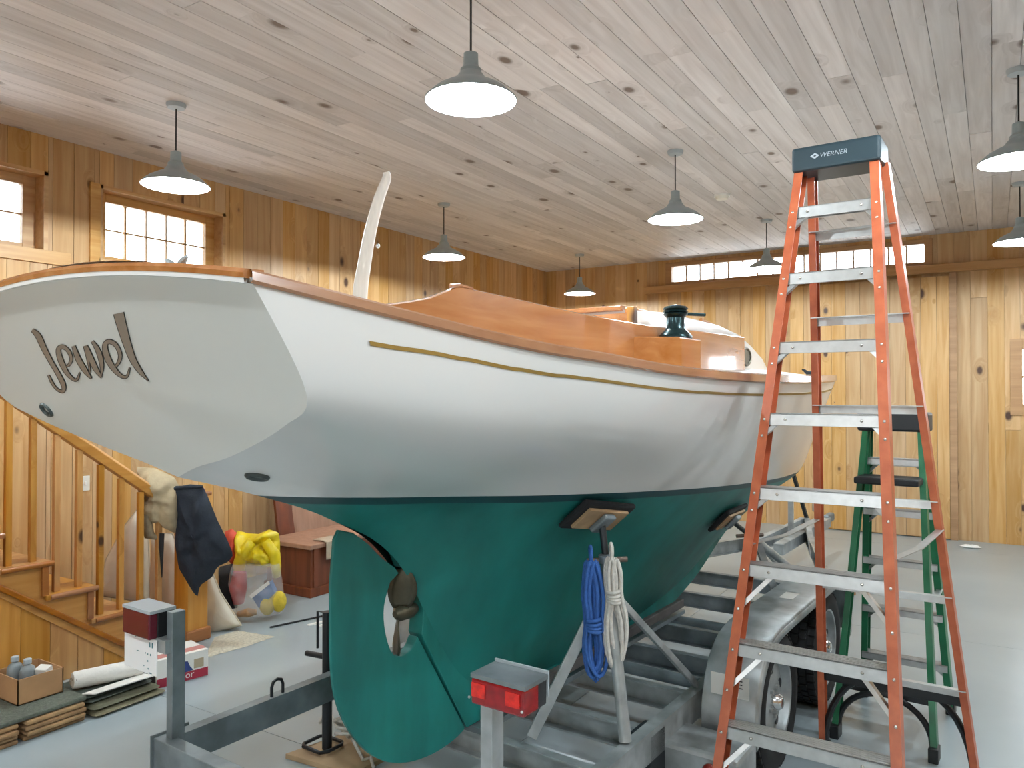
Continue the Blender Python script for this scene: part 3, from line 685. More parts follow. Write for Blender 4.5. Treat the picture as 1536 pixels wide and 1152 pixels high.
# tail light posts
def tail_light(d, side_):
    s = -.07
    po = obj('light_post', MB().bar(T(s, d, RZ-.1), T(s, d, .905 if side_ < 0 else .925), .055, .04, U), GALVD if side_ < 0 else GALV, tra, bevel=.003)
    dd = d-.15 if side_ < 0 else d+.075; z0, z1 = (.80, .905) if side_ < 0 else (.925, 1.0)
    w_ = .088 if side_ > 0 else .10; s0 = s-.045
    def bx(a, b_, c0, c1, e, f_): return MB().add([T(y_, x_, z_) for x_, y_, z_ in MB().box((a, c0, e), (b_, c1, f_)).v], MB().box((0, 0, 0), (1, 1, 1)).f)
    hs = obj('light_housing', bx(dd-w_+.004, dd+w_-.004, s0+(.034 if side_ > 0 else 0), s+.03, z0, z1), BLACKP, tra, bevel=.004)
    obj('red_lens', bx(dd-w_+.002, dd+w_-.002, s0-.035, s0+(.035 if side_ > 0 else 0), z0-.002, z1-.008), REDL if side_ > 0 else REDD, hs, bevel=.006)
    obj('housing_top', bx(dd-w_, dd+w_, s0-.034, s+.03, z1-.008, z1+.004), LGREY if side_ < 0 else GALVD, hs)
    if side_ > 0:
        RB = mat('bright_red_reflector', '#d8261c', .15, 0, .3, 60, coat=.5)
        for a, b_ in ((dd-w_+.006, dd-w_+.05), (dd+w_-.06, dd+w_-.015)):
            obj('reflector', bx(a, b_, s0-.038, s0-.035, z0+.02, z1-.018), RB, hs)
        for a in (dd-.09, dd+.08):
            obj('screw', MB().sphere(T(s0-.037, a, z0+.015), .004, 8, 5), ALU, hs)
        obj('mounting_plate', bx(dd-w_, dd+w_, s+.03, s+.036, z0+.02, z1+.012), LGREY, hs)
    else:
        pl = obj('licence_plate', bx(dd-.125, dd+.11, s0-.012, s0-.006, .655, .795), mat('white_plate', '#fbfbfb', .35), tra, bevel=.012, bseg=3)
        obj('plate_bracket', bx(dd-.03, dd+.16, s0-.005, s, .75, .80), GALV, tra)
        DOT = mat('plate_mark', '#4d7f86', .5)
        marks = [(-.04, .762, .006, .008), (.06, .735, .008, .02), (.078, .735, .008, .02), (.03, .70, .005, .006), (.047, .698, .006, .006), (.066, .697, .007, .008), (-.03, .70, .02, .003), (.047, .666, .006, .007), (.02, .64, .005, .005), (.05, .632, .006, .006), (.058, .616, .02, .004)]
        for a, z_, w2, h2 in marks:
            z_ = .795-(.775-z_)*.85
            obj('plate_mark', bx(dd+a, dd+a+w2, s0-.0125, s0-.0119, z_, z_+h2), DOT, pl)
tail_light(DL-.005, -1); tail_light(.735, 1)
# jack stands
WOODPAD = mat('weathered_pad_wood', '#ab8c68', .7, 0, .3, 12); FOAM = mat('black_foam', '#15171a', .9, 0, .2, 40)
def stand(px, py, base, top_px, foot_a, foot_b, with_rope=False):
    hp, hn = hull_hit(px, py)
    t_ = thing('jack_stand', '', 'boat stand', base)
    tip = hp+hn*.055
    ax = (tip-base).normalized(); mid = base.lerp(tip, .80)
    obj('pipe', MB().tube([base, mid], .024, 16), GALV, t_, True)
    obj('screw_rod', MB().tube([mid, tip], .014, 12), STEELD, t_, True)
    h_ = mid+ax*.02; hd = (RGT+V((0, 0, -.05))).normalized()
    obj('crank_handle', MB().tube([h_-hd*.075+V((0, 0, -.012)), h_+hd*.085+V((0, 0, .004))], .011, 10), mat('rusty_handle', '#7a6a60', .5, .5), t_, True)
    obj('nut', MB().lathe([(.02, -.02), (.03, -.015), (.03, .015), (.02, .02)], Matrix.Translation(h_), 12), GALVD, t_, True)
    fw = (U-hn*U.dot(hn)).normalized(); up = hn.cross(fw).normalized()
    if up.z < 0: up = -up
    bas = Matrix((fw.to_4d(), up.to_4d(), hn.to_4d(), V((0, 0, 0, 1)))).transposed(); bas.translation = hp
    bas[3][0] = bas[3][1] = bas[3][2] = 0
    o = obj('pad_foam', MB().box((-.17, -.085, .012), (.17, .085, .036), bas), FOAM, t_, bevel=.02, bseg=3)
    obj('pad_board', MB().box((-.13, -.058, .036), (.13, .058, .050), bas), WOODPAD, t_, bevel=.003)
    obj('pad_bracket', MB().box((-.035, -.05, .050), (.035, .05, .075), bas), GALVD, t_, bevel=.008)
    for q, w_ in ((foot_a, .042), (foot_b, .028)):
        obj('brace', MB().bar(base.lerp(mid, .9 if w_ > .03 else .86), q, w_, w_*.8, (0, 0, 1)), GALV, t_, bevel=.003)
    return t_, h_
st, HND = stand(893, 766, T(.88, .662, RZ+.006), 0, T(.78, .30, RZ-.03), T(1.55, DR-.02, RZ+.016))
st['label'] = 'galvanised jack stand with padded head propping the hull amidships, ropes hanging on its handle'
st2, _ = stand(1088, 771, T(3.7, .64, RZ+.03), 0, T(2.95, .66, RZ+.02), T(4.05, .40, RZ-.03))
st2['label'] = 'jack stand under the forward hull, seen behind the left rail of the orange ladder'
for a in (st, st2): a['group'] = 'jack stands propping the hull'
# stabiliser jack at the left rail, on a board on the floor
jk = onZ(500, 1126, .03)-D*.045; jb = MB()
sj = thing('stabiliser_jack', 'black stabiliser jack with looped foot standing on a board left of the rudder', 'jack', V((jk.x, jk.y, .03)))
obj('post', MB().tube([jk, jk+V((0, 0, .66))], .024, 14), STEELD, sj, True)
for q in (0,):
    a_, b_ = -U*.05-D*.02, D*.13
    lp = [jk+V((0, 0, .012))+v for v in (D*-.09-U*.07, D*.03-U*.07, D*.05-U*.04, D*.05+U*.05, D*.03+U*.07, D*-.09+U*.07, D*-.11+U*.05, D*-.11-U*.05)]
    obj('foot_loop', MB().tube(lp, .009, 8, True), STEELD, sj, True)
hk = jk+V((0, 0, .5))
obj('crank_loop', MB().tube([hk+D*-.07+V((0, 0, -.03)), hk+D*-.07+V((0, 0, .15)), hk+D*-.01+V((0, 0, .155)), hk+V((0, 0, .14))], .006, 8), STEELD, sj, True)
obj('side_pin', MB().tube([hk+D*-.15+V((0, 0, -.07)), hk+V((0, 0, -.06))], .014, 10), STEELD, sj, True)
c4 = [onZ(*q, .0) for q in ((428, 1138), (512, 1108), (590, 1135), (530, 1168))]
tag(obj('base_board', MB().slab(c4, (0, 0, .024)), mat('raw_plywood', '#b59a78', .8, 0, .15, 8), bevel=.002), 'plywood board on the floor under the black stabiliser jack', 'board')
# wheels and fender on the starboard side
def wheel(s, label):
    c_ = T(s, .86, .31); M_ = Matrix.Translation(c_) @ Matrix.Rotation(-BY, 4, 'Z') @ Matrix.Rotation(math.pi/2, 4, 'Y')
    ty = MB().lathe([(.205, -.085), (.24, -.098), (.28, -.098), (.303, -.085), (.308, -.06), (.31, 0), (.308, .06), (.303, .085), (.28, .098), (.24, .098), (.205, .085)], M_, 44, False)
    ty_o = obj('tyre', ty, RUBBER, tra, True)
    tb = MB()
    for k in range(40):
        for r_, (w0, w1) in enumerate(((-.08, -.045), (-.035, .0), (.008, .04), (.05, .085))):
            a0 = 2*math.pi*(k+.5*(r_ % 2))/40; a1 = a0+2*math.pi/40*.72
            P = [M_ @ V((math.cos(a)*rr, math.sin(a)*rr, w)) for rr in (.306, .318) for a, w in ((a0, w0), (a1, w0), (a1, w1), (a0, w1))]
            tb.add(P, [(4, 5, 6, 7), (0, 1, 5, 4), (1, 2, 6, 5), (2, 3, 7, 6), (3, 0, 4, 7)])
    obj('tread', tb, RUBBER, ty_o, kind='stuff')
    rim = obj('rim', MB().lathe([(.21, .088), (.2, .085), (.192, .06), (.18, .045), (.13, .05), (.10, .065), (.06, .06), (.05, .06), (.01, .06)], M_, 40, False), GALV, tra, True)
    obj('hub_cap', MB().lathe([(.04, .05), (.038, .09), (.025, .105), (.005, .108)], M_, 20), mat('polished_steel', '#e2e2e0', .12, .9), rim, True)
    for k in range(5):
        a = 2*math.pi*k/5
        obj('lug_nut', MB().lathe([(.011, .055), (.011, .075), (.003, .078)], M_ @ Matrix.Translation((math.cos(a)*.068, math.sin(a)*.068, 0)), 6), ALU, rim)
        obj('rim_slot', MB().lathe([(.022, .0485), (.022, .0545), (.004, .055)], M_ @ Matrix.Translation((math.cos(a+.6)*.142, math.sin(a+.6)*.142, 0)) , 14), BLACKP, rim)
wheel(1.89, ''); wheel(2.84, '')
obj('axle', MB().tube([T(1.89, -.9, .31), T(1.89, .86, .31)], .03, 12), GALVD, tra, True); obj('axle', MB().tube([T(2.84, -.9, .31), T(2.84, .86, .31)], .03, 12), GALVD, tra, True)
def wheel_port(s):
    c_ = T(s, -.95, .31); M_ = Matrix.Translation(c_) @ Matrix.Rotation(-BY, 4, 'Z') @ Matrix.Rotation(-math.pi/2, 4, 'Y')
    obj('tyre', MB().lathe([(.205, -.085), (.24, -.098), (.28, -.098), (.303, -.085), (.31, 0), (.303, .085), (.28, .098), (.24, .098), (.205, .085)], M_, 36, False), RUBBER, tra, True)
    obj('rim', MB().lathe([(.21, .088), (.192, .06), (.13, .05), (.06, .06), (.01, .06)], M_, 30, False), GALV, tra, True)
wheel_port(1.89); wheel_port(2.84)
fp = [(1.44, .27), (1.44, .40), (1.50, .55), (1.62, .645), (1.78, .68), (2.0, .685), (2.36, .685), (2.75, .685), (2.96, .68), (3.12, .645), (3.24, .55), (3.30, .40), (3.30, .30)]
FP = [catmull([V((a, b_, 0)) for a, b_ in fp], i/4) for i in range((len(fp)-1)*4+1)]
def fender(d0, d1):
    rows = []
    for q in FP: rows.append([T(q.x, d0, q.y-.002), T(q.x, d0+.004, q.y), T(q.x, (d0+d1)/2, q.y+.002), T(q.x, d1-.01, q.y), T(q.x, d1, q.y-.012)])
    mb_ = MB().grid(rows)
    lip = [[T(q.x, d1, q.y-.012), T(2.37+(q.x-2.37)*.955, d1, max(q.y-.05, .27))] for q in FP]
    mb_.grid(lip); o = obj('fender', mb_, GALV, tra, 'full'); so_ = o.modifiers.new('thick', 'SOLIDIFY'); so_.thickness = .004; return o
fe = fender(.745, .985); fender(-.84, -1.07)
obj('fender_bracket', loc(MB().box((DR-.03, 1.16, .19), (1.0, 1.40, .33))), GALV, tra, bevel=.02)
obj('side_marker', MB().sphere(T(1.12, .90, .285), .028, 14, 8), mat('red_marker', '#8c1c12', .15, coat=.5), tra, True)
obj('hub_box', loc(MB().box((DR-.09, 1.02, .12), (DR-.0, 1.16, .40))), STEELD, tra, bevel=.004)
stk = obj('sticker', MB().slab([T(1.433, .79, .465), T(1.433, .955, .465), T(1.433, .955, .555), T(1.433, .79, .555)], U*.004), WHITEP, fe)
obj('sticker_print', text_mb('TE', .05, T(1.432, .875, .507), D, (0, 0, 1), .0015), INK, stk)
obj('sticker', MB().slab([T(2.30, .83, .688), T(2.30, .90, .688), T(2.44, .90, .688), T(2.44, .83, .688)], (0, 0, .0015)), WHITEP, fe)
# winch post and tongue jack at the front
obj('winch_post', MB().bar(T(5.75, -.04, zm), T(5.75, -.04, .86), .045, .045, U), GALV, tra, bevel=.003)
obj('post_brace', MB().bar(T(6.2, .02, zm+.05), T(5.8, -.03, .98), .04, .03, U), STEELD, tra, bevel=.003)
obj('tongue_jack', MB().tube([T(6.35, .06, .06), T(6.35, .06, .62)], .03, 14), STEELD, tra, True)
obj('jack_head', MB().lathe([(.05, .0), (.052, .07), (.04, .085), (.01, .09)], Matrix.Translation(T(6.35, .06, .56)), 16), ALU, tra, True)
for sg in (1, -1):
    obj('tongue_brace', MB().bar(T(6.1, .02*sg, zm+.14), T(5.2, .30*sg, zm-.02), .05, .05), GALV, tra, bevel=.004)
obj('tongue_wheel', MB().lathe([(.02, -.02), (.06, -.02), (.065, 0), (.06, .02), (.02, .02)], Matrix.Translation(T(6.35, .06, .065)) @ Matrix.Rotation(math.pi/2, 4, 'Y'), 18), BLACKP, tra, True)
wbk = T(5.4, .45, 0)
tag(obj('wood_block', MB().cbox((wbk.x, wbk.y, .075), (.28, .12, .15), .3), CARD, bevel=.004), 'wooden block on the floor under the trailer tongue', 'block')

# ropes hanging on the near jack stand
def hank(px0, py0, px1, py1, zc, colr, name, label, wrap_y, n, wid, seed):
    r_ = random.Random(seed); a = depth(px0, py0, zc); b_ = depth(px1, py1, zc); m_ = mat(name, colr, .75, 0, .18, 60, .25, 220)
    t_ = thing('rope_hank', label, 'rope', a, 'coiled ropes hanging on the jack stand')
    ax = b_-a; ln = ax.length; ax.normalize(); nf = -FWD
    wq = wrap_y
    for k in range(n):
        w_ = wid*(.55+.45*r_.random()); l_ = ln*(.86+.14*r_.random()); o_ = nf*(.012*(k % 3))+RGT*(k-(n-1)/2)*.006
        pts = []
        for i in range(26):
            th = 2*math.pi*i/26; y_ = .5-.5*math.cos(th); x_ = math.sin(th)
            q = max(0, 1-abs(y_-wq)/.22); sh = (1-.55*q)*(.55+.6*y_)
            pts.append(a+ax*(ln*.05+(l_-ln*.05)*y_)+RGT*x_*w_*sh+o_+nf*noise.noise(V((k, y_*3, x_+seed)))*.008)
        obj('rope_loop', MB().tube(pts, .0075, 8, True), m_, t_, True)
    for k in range(4):
        c_ = a+ax*ln*(wq-.03+.028*k); ring = [c_+RGT*math.cos(2*math.pi*i/18)*wid*.62+nf*(.014+math.sin(2*math.pi*i/18)*.028)+V((0, 0, .004*math.cos(2*math.pi*i/18+k))) for i in range(18)]
        obj('wrap_turn', MB().tube(ring, .0075, 8, True), m_, t_, True)
    pts = [a+V((0, 0, .02))+nf*.02, a+V((0, 0, .03))-nf*.012, a+V((0, 0, .02))-nf*.03, a+nf*-.01, a+V((0, 0, -.03))+nf*.014, a+V((0, 0, .0))+nf*.022]
    obj('hanging_eye', MB().tube(pts, .0075, 8, True), m_, t_, True)
    return t_
dz = (HND-EYE).dot(FWD)
hank(886, 832, 894, 1026, dz-.035, '#3464ac', 'blue_rope', 'blue rope coiled and hung on the jack stand handle, left of the white one', .52, 7, .044, 3)
hank(917, 828, 924, 1002, dz-.05, '#d8d4cc', 'white_rope', 'white rope coiled with four neat turns, hung on the jack stand handle', .36, 6, .036, 5)

# ------------------------------------------------------------------ ladders
def stepladder(t_, cx, cy, yaw, hgt, off0, off1, fw0, fw1, run, rw0, rw1, gap, run2, m_rail, steps, knee, rear, capw, pre):
    """Front feet line centred on (cx, cy); x across, y away from the front. Widths are half widths."""
    cs, sn = math.cos(yaw), math.sin(yaw)
    def P(x, y, z): return V((cx+x*cs-y*sn, cy+x*sn+y*cs, z))
    X = P(1, 0, 0)-P(0, 0, 0); Yd = P(0, 1, 0)-P(0, 0, 0)
    zt = hgt-.10
    fx = lambda z: fw0+(fw1-fw0)*z/zt; fy = lambda z: run*z/zt
    ox = lambda z: off0+(off1-off0)*z/zt
    rx = lambda z: rw0+(rw1-rw0)*z/zt; ry = lambda z: run+gap+run2*(1-z/zt)
    prof_ = lambda s_: [(0, 0), (s_*-.034, 0), (s_*-.034, .005), (s_*-.005, .005), (s_*-.005, .07), (s_*-.034, .07), (s_*-.034, .075), (0, .075)]
    def rail_(s_, f, g, sc_=1.0, rear_=False):
        q0, q1 = (ox(.035), ox(zt)) if rear_ else (0, 0); A, B = P(s_*f(0.035)+q0, g(.035), .035), P(s_*f(zt)+q1, g(zt), zt+.02)
        pr = [(x_*sc_, (y_ if not rear_ else -y_)*sc_) for x_, y_ in prof_(s_)]
        m_ = MB(); t = (B-A).normalized(); x_ = (X-t*X.dot(t)).normalized(); y_ = t.cross(x_)
        if y_.dot(Yd) < 0: pr = [(p_, -q_) for p_, q_ in pr]
        return obj('rail' if not rear_ else 'rear_rail', m_.prism(pr, A, B, X), m_rail, t_)
    for s_ in (-1, 1):
        rail_(s_, fx, fy); rail_(s_, rx, ry, .85, True)
        for f, g in ((fx, fy), (rx, ry)):
            sg = 1 if f is fx else -1
            q = MB().add([P(s_*f(0)+(0 if sg > 0 else ox(0))+x_-s_*.018, g(0)+y_, z_) for x_, y_, z_ in MB().box((-.022, -.006 if sg > 0 else -.075, 0), (.022, .08 if sg > 0 else .01, .07)).v], MB().box((0, 0, 0), (1, 1, 1)).f)
            obj('foot', q, BLACKP, t_, bevel=.005)
    riv = MB()
    for i, z in enumerate(steps):
        h = fx(z)-.006; y0 = fy(z)
        m_ = MB()
        def bb(lo, hi): m_.add([P(*p) for p in MB().box(lo, hi).v], MB().box((0, 0, 0), (1, 1, 1)).f)
        bb((-h, y0+.002, z-.045), (h, y0+.008, z)); bb((-h, y0+.002, z-.005), (h, y0+.085, z)); bb((-h, y0+.079, z-.035), (h, y0+.085, z))
        for g_ in range(5): bb((-h, y0+.012+g_*.015, z), (h, y0+.018+g_*.015, z+.002))
        sp = obj('step', m_, ALU, t_, bevel=.0015)
        ins, drp = knee(i)
        for s_ in (-1, 1):
            obj('knee_brace', MB().bar(P(s_*(h-ins), y0+.035, z-.01), P(s_*(fx(z-drp)-.012), fy(z-drp)+.03, z-drp), .028, .016, Yd), ALU, t_)
            for zz in (z-.022, z-drp):
                riv.sphere(P(s_*(fx(zz)-.014), fy(zz)-.001, zz), .0065, 8, 5)
            riv.sphere(P(s_*h*.62, y0, z-.022), .006, 8, 5)
    for z in rear:
        h = rx(z)-.004; o_ = ox(z); y0 = ry(z); m_ = MB()
        m_.bar(P(o_-h, y0-.045, z), P(o_+h, y0-.045, z), .035, .004, (0, 0, 1)); m_.bar(P(o_-h, y0-.06, z+.017), P(o_+h, y0-.06, z+.017), .004, .03, (0, 0, 1))
        obj('rear_bar', m_, ALU, t_)
    obj('rivets', riv, mat('bright_rivet', '#dddad2', .2, .8), t_, True, kind='stuff')
    for s_ in (-1, 1):                                    # black arched braces at the rear feet
        z0 = rear[0]-.02; pts = []
        for k in range(9):
            a = math.pi/2*k/8; pts.append(P(ox(.1)+s_*(rx(.12)-.02-.22*(1-math.sin(a))), ry(.1)-.03, z0-.02-(z0-.08)*(1-math.cos(a))))
        obj('foot_brace', MB().tube(pts, .015, 8), BLACKP, t_, True)
    obj('brace_bar', MB().bar(P(ox(z0)-rx(z0)+.01, ry(z0)-.03, z0-.02), P(ox(z0)+rx(z0)-.01, ry(z0)-.03, z0-.02), .045, .02, (0, 0, 1)), BLACKP, t_, bevel=.004)
    zs = hgt*.425                                         # spreader arms on both sides
    for s_ in (-1, 1):
        a, b_ = P(s_*(fx(zs)-.01), fy(zs)+.05, zs), P(ox(zs)+s_*(rx(zs)-.01), ry(zs)-.05, zs+.0); mid = a.lerp(b_, .5)+V((0, 0, -.02))
        obj('spreader', MB().bar(a, mid, .03, .004, X).bar(mid, b_, .03, .004, X), ALU, t_)
    hw = capw; m_ = MB(); y0, y1 = fy(zt)-.02, ry(zt)+.02
    q = [P(-hw, y0, zt-.01), P(hw, y0, zt-.01), P(hw, y1, zt-.01), P(-hw, y1, zt-.01)]
    m_.slab(q, (0, 0, .10)); cp_ = obj('top_cap', m_, CAPP if pre == 'orange' else BLACKP, t_, bevel=.012, bseg=3)
    return P, X, Yd, cp_, fy(zt)-.02, zt, fx, fy, rx, ry
OL = thing('stepladder', 'tall orange fibreglass stepladder with aluminium steps, standing in front of the boat bow', 'ladder', (-.5, 3.2, 0))
P, X, Yd, cap_o, yc, zt, *_ = stepladder(OL, -.555, 2.60, math.radians(-2), 2.77, .125, .022, .335, .158, .70, .335, .155, .16, .52, ORANGE,
    [.274+.2795*k for k in range(9)], lambda i: (.13, .16) if i < 4 else (.075, .085), [.46, .87, 1.28, 1.68, 2.06, 2.42], .168, 'orange')
obj('cap_lettering', text_mb('WERNER', .026, P(-.058, yc-.0005, zt+.035), X, (0, 0, 1), .0015, .25), LGREY, cap_o)
dm = P(-.075, yc-.002, zt+.044)
obj('cap_emblem', MB().add([dm+X*-.019, dm+V((0, 0, -.012)), dm+X*.017, dm+V((0, 0, .012)), dm+X*-.007, dm+V((0, 0, -.004)), dm+X*.006, dm+V((0, 0, .004))], [(0, 1, 5, 4), (1, 2, 6, 5), (2, 3, 7, 6), (3, 0, 4, 7)]), LGREY, cap_o)
GLs = thing('stepladder', 'shorter green fibreglass stepladder with a black top, behind the tall orange ladder', 'ladder', (-.4, 4.5, 0))
P2, X2, Y2, cap_g, *_r = stepladder(GLs, -.42, 4.90, math.radians(176), 1.66, 0, 0, .235, .15, .30, .24, .145, .12, .32, GREENF,
    [.28+.28*k for k in range(5)], lambda i: (.08, .09), [.30], .17, 'green')
obj('tool_shelf', MB().add([P2(*p) for p in MB().box((-.15, .42, 1.285), (.15, .62, 1.32)).v], MB().box((0, 0, 0), (1, 1, 1)).f), BLACKP, GLs, bevel=.008)

# ------------------------------------------------------------------ staircase at the left wall
SXo = -4.8
sta = thing('staircase', 'honey pine staircase with square balusters and handrail rising along the left wall', 'staircase', (-5.4, 2.2, 0))
RISE, RUN = .205, .272; N0Y = 3.24        # nose of the first tread
slope = RISE/RUN
steps_ = [(N0Y-RUN*k, .135+RISE*k) for k in range(9)]
for k, (yn, z) in enumerate(steps_):
    yb = yn-RUN
    obj('tread', MB().box((XL+.02, yb-.02, z-.03), (SXo+.025, yn+.012, z)), PINE_SY, sta, bevel=.003)
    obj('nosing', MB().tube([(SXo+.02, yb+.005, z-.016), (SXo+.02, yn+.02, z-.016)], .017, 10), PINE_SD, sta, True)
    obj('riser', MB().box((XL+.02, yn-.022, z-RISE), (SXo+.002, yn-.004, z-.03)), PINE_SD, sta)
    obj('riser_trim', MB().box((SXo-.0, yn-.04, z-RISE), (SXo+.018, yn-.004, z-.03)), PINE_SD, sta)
ztop = lambda y: .135+slope*(N0Y-y)
# stringer: sawtooth board
pts = [(N0Y, .0)]
for yn, z in steps_: pts += [(yn-.004, z-RISE if z > .2 else 0), (yn-.004, z-.03)]
pts += [(steps_[-1][0]-RUN, steps_[-1][1]-.03), (steps_[-1][0]-RUN, steps_[-1][1]-.42)]
low = lambda y: max(0, ztop(y)-.36)
pts += [(y_, low(y_)) for y_ in (1.2, 1.8, 2.4, 2.9)]
pts = [V((SXo-.03, a, b_)) for a, b_ in pts]
obj('stringer', MB().slab(pts, (.03, 0, 0)), PINE_SY, sta)
ya, yb = 3.05, .9
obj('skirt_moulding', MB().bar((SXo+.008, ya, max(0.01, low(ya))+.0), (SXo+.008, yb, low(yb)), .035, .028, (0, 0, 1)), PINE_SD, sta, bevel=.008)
y_ = .3; r = random.Random(8)
while y_ < 2.95:
    y2 = y_+.165; h1, h2 = low(y_), low(y2)
    if h1 > .02: obj('plank', MB().slab([(SXo-.03, y_+.0015, 0), (SXo-.03, y2-.0015, 0), (SXo-.03, y2-.0015, max(h2, .003)), (SXo-.03, y_+.0015, h1)], (.018, 0, 0)), PINE_S, sta)
    y_ = y2
RAILH = .80
hr = lambda y: ztop(y)+RAILH
for k, (yn, z) in enumerate(steps_):
    for q in (.07, .205):
        yy = yn-q
        obj('baluster', MB().box((SXo-.06, yy-.017, z), (SXo-.026, yy+.017, hr(yy))), PINE_S, sta, bevel=.002)
obj('handrail', MB().prism([(-.035, -.03), (.02, -.033), (.035, -.02), (.035, .02), (.02, .033), (-.035, .03)], (SXo-.043, 3.40, hr(3.40)+.06), (SXo-.043, .6, hr(.6)+.0), (0, 0, 1)), PINE_SY, sta, bevel=.004)
NWX, NWY = -4.84, 3.42
nw = obj('newel_post', MB().box((NWX-.08, NWY-.08, 0), (NWX+.08, NWY+.08, 1.02)), PINE_S, sta, bevel=.004)
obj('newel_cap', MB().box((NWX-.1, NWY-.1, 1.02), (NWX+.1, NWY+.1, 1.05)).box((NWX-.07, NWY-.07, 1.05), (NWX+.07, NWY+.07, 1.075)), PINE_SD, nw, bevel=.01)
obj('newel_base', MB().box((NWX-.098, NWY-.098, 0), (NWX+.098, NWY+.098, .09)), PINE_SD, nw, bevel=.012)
p = onX(127, 725, XL+.004)
ls = thing('light_switch', 'white light switch plate on the pine wall behind the stair balusters', 'switch', p)
obj('plate', MB().box((p.x, p.y-.037, p.z-.058), (p.x+.007, p.y+.037, p.z+.058)), IVORY, ls, bevel=.003)
obj('toggle', MB().box((p.x+.007, p.y-.006, p.z-.012), (p.x+.02, p.y+.006, p.z+.014)), WHITEP, ls, bevel=.002)

# ------------------------------------------------------------------ clothes, cushions and clutter by the stairs
NF = -V((FWD.x, FWD.y, 0)).normalized()
def outl(pts, z): return [depth(a, b_, z) for a, b_ in pts]
KHAKI = mat('khaki_cloth', '#b7a585', .85, 0, .2, 14, .25, 50); NAVY = mat('navy_cloth', '#1b2431', .8, 0, .3, 10, .25, 60)
zn = (V((NWX, NWY, 0))-EYE).dot(FWD)
kj = thing('jacket', 'khaki jacket slung over the top of the stair newel post', 'jacket', depth(240, 740, zn-.16))
obj('jacket_body', MB().puff(outl([(206, 700), (232, 702), (262, 716), (274, 740), (271, 792), (262, 800), (238, 788), (215, 775), (211, 745)], zn-.15), NF, .10, .4, 9, seed=2), KHAKI, kj, 'full')
obj('jacket_sleeve', MB().tube([depth(222, 745, zn-.2), depth(217, 775, zn-.22), depth(224, 803, zn-.2), depth(238, 806, zn-.2)], [.045, .042, .035, .02], 12), mat('pale_khaki_cloth', '#9c8c70', .85, 0, .35, 20, .3, 40), kj, 'full')
obj('drawcord', MB().tube([depth(213, 760, zn-.27), depth(207, 790, zn-.27), depth(212, 812, zn-.26)], .006, 6), mat('white_cord', '#d8d4cb', .8), kj, True)
nj = thing('jacket', 'dark navy jacket hanging from the stair newel post', 'jacket', depth(300, 800, zn-.17))
obj('jacket_body', MB().puff(outl([(262, 729), (303, 727), (312, 745), (326, 780), (342, 812), (350, 832), (344, 842), (326, 850), (318, 866), (300, 878), (296, 896), (288, 886), (268, 852), (262, 815), (266, 770)], zn-.18), NF, .07, .5, 7, seed=5, e=.7), NAVY, nj, 'full')
obj('jacket_collar', MB().tube([depth(262, 733, zn-.22), depth(285, 730, zn-.24), depth(304, 730, zn-.2)], [.012, .016, .01], 8), NAVY, nj, True)
tag(obj('black_strap', MB().bar(depth(243, 800, zn-.22), depth(240, 866, zn-.2), .03, .008, RGT), BLACKP), 'black strap dangling from the khaki jacket in front of the balusters', 'strap')
SAIL = mat('cream_canvas', '#e0d7c5', .8, 0, .08, 9, .12, 20)
zs_ = zn+.28
def cushion(pts, z, nrm, label, t=.07, seed=1):
    th_ = thing('cushion', label, 'cushion', depth(*pts[0], z), 'cream cushions around the newel post')
    o_ = outl(pts, z); obj('cover', MB().puff(o_, nrm, t, .06, 3, seed=seed, e=.28), SAIL, th_, 'full')
    obj('piping', MB().tube(o_, .007, 6, True), mat('cream_piping', '#c4b79f', .8), th_, True)
cushion([(147, 893), (160, 838), (186, 790), (206, 764), (222, 790), (226, 905)], zs_+.1, NF, 'cream canvas cushion leaning behind the stair balusters', .06, 1)
cushion([(226, 905), (228, 800), (258, 800), (282, 850), (284, 930)], zs_+.02, NF, 'cream canvas cushion standing upright behind the newel post', .07, 2)
cushion([(300, 955), (296, 862), (318, 858), (330, 888), (362, 938), (330, 948)], zs_-.06, NF, 'wedge shaped cream cushion leaning right of the newel post', .06, 3)
rg = [onZ(*q, 0) for q in ((306, 988), (322, 956), (356, 946), (412, 955), (374, 969))]
mb = MB().slab(rg, (0, 0, .012)); rug = thing('rug', 'cream rag rug lying on the floor beside the newel post', 'rug', rg[0])
mb = MB(); c = sum(rg, V())/5; rows = []
for j in range(8):
    q = j/7; row = []
    for i in range(60):
        u = i/60*5; a, b_ = rg[int(u)], rg[(int(u)+1) % 5]; x_ = c.lerp(a.lerp(b_, u-int(u)), q*(1+.02*noise.noise(V((i*.9, 0, 3)))))
        row.append(x_+V((0, 0, .014*(1-q**6)+.004*noise.noise(x_*40)+.002)))
    rows.append(row+[row[0]])
obj('pile', MB().grid(rows), mat('rag_rug', '#cfc8b4', .95, 0, .25, 60, .8, 120), rug, 'full')
# stack of carpet squares, carton of bottles, white roll, folded tarps, printed box
cs = thing('carpet_stack', 'stack of brown backed carpet pieces on the floor along the stair wall', 'carpet', (-4.45, 1.7, 0))
r = random.Random(4); BR = [mat('carpet_backing', '#8f6f4c', .9, 0, .3, 12, .3, 40), mat('pale_carpet_backing', '#a9875f', .9, 0, .3, 12, .3, 40)]
for y0, y1 in ((1.0, 1.955), (1.975, 2.285)):
    z = 0
    for k in range(4):
        h = .026; dx = r.uniform(-.015, .015)
        obj('carpet_piece', MB().box((-4.76, y0+r.uniform(0, .01), z), (-4.12+dx, y1-r.uniform(0, .012), z+h-.003)), BR[k % 2], cs, bevel=.008); z += h
obj('top_carpet', MB().box((-4.77, 1.0, .104), (-4.13, 2.29, .128)), mat('grey_green_carpet', '#5f6459', .95, 0, .3, 60, .6, 150), cs, bevel=.006)
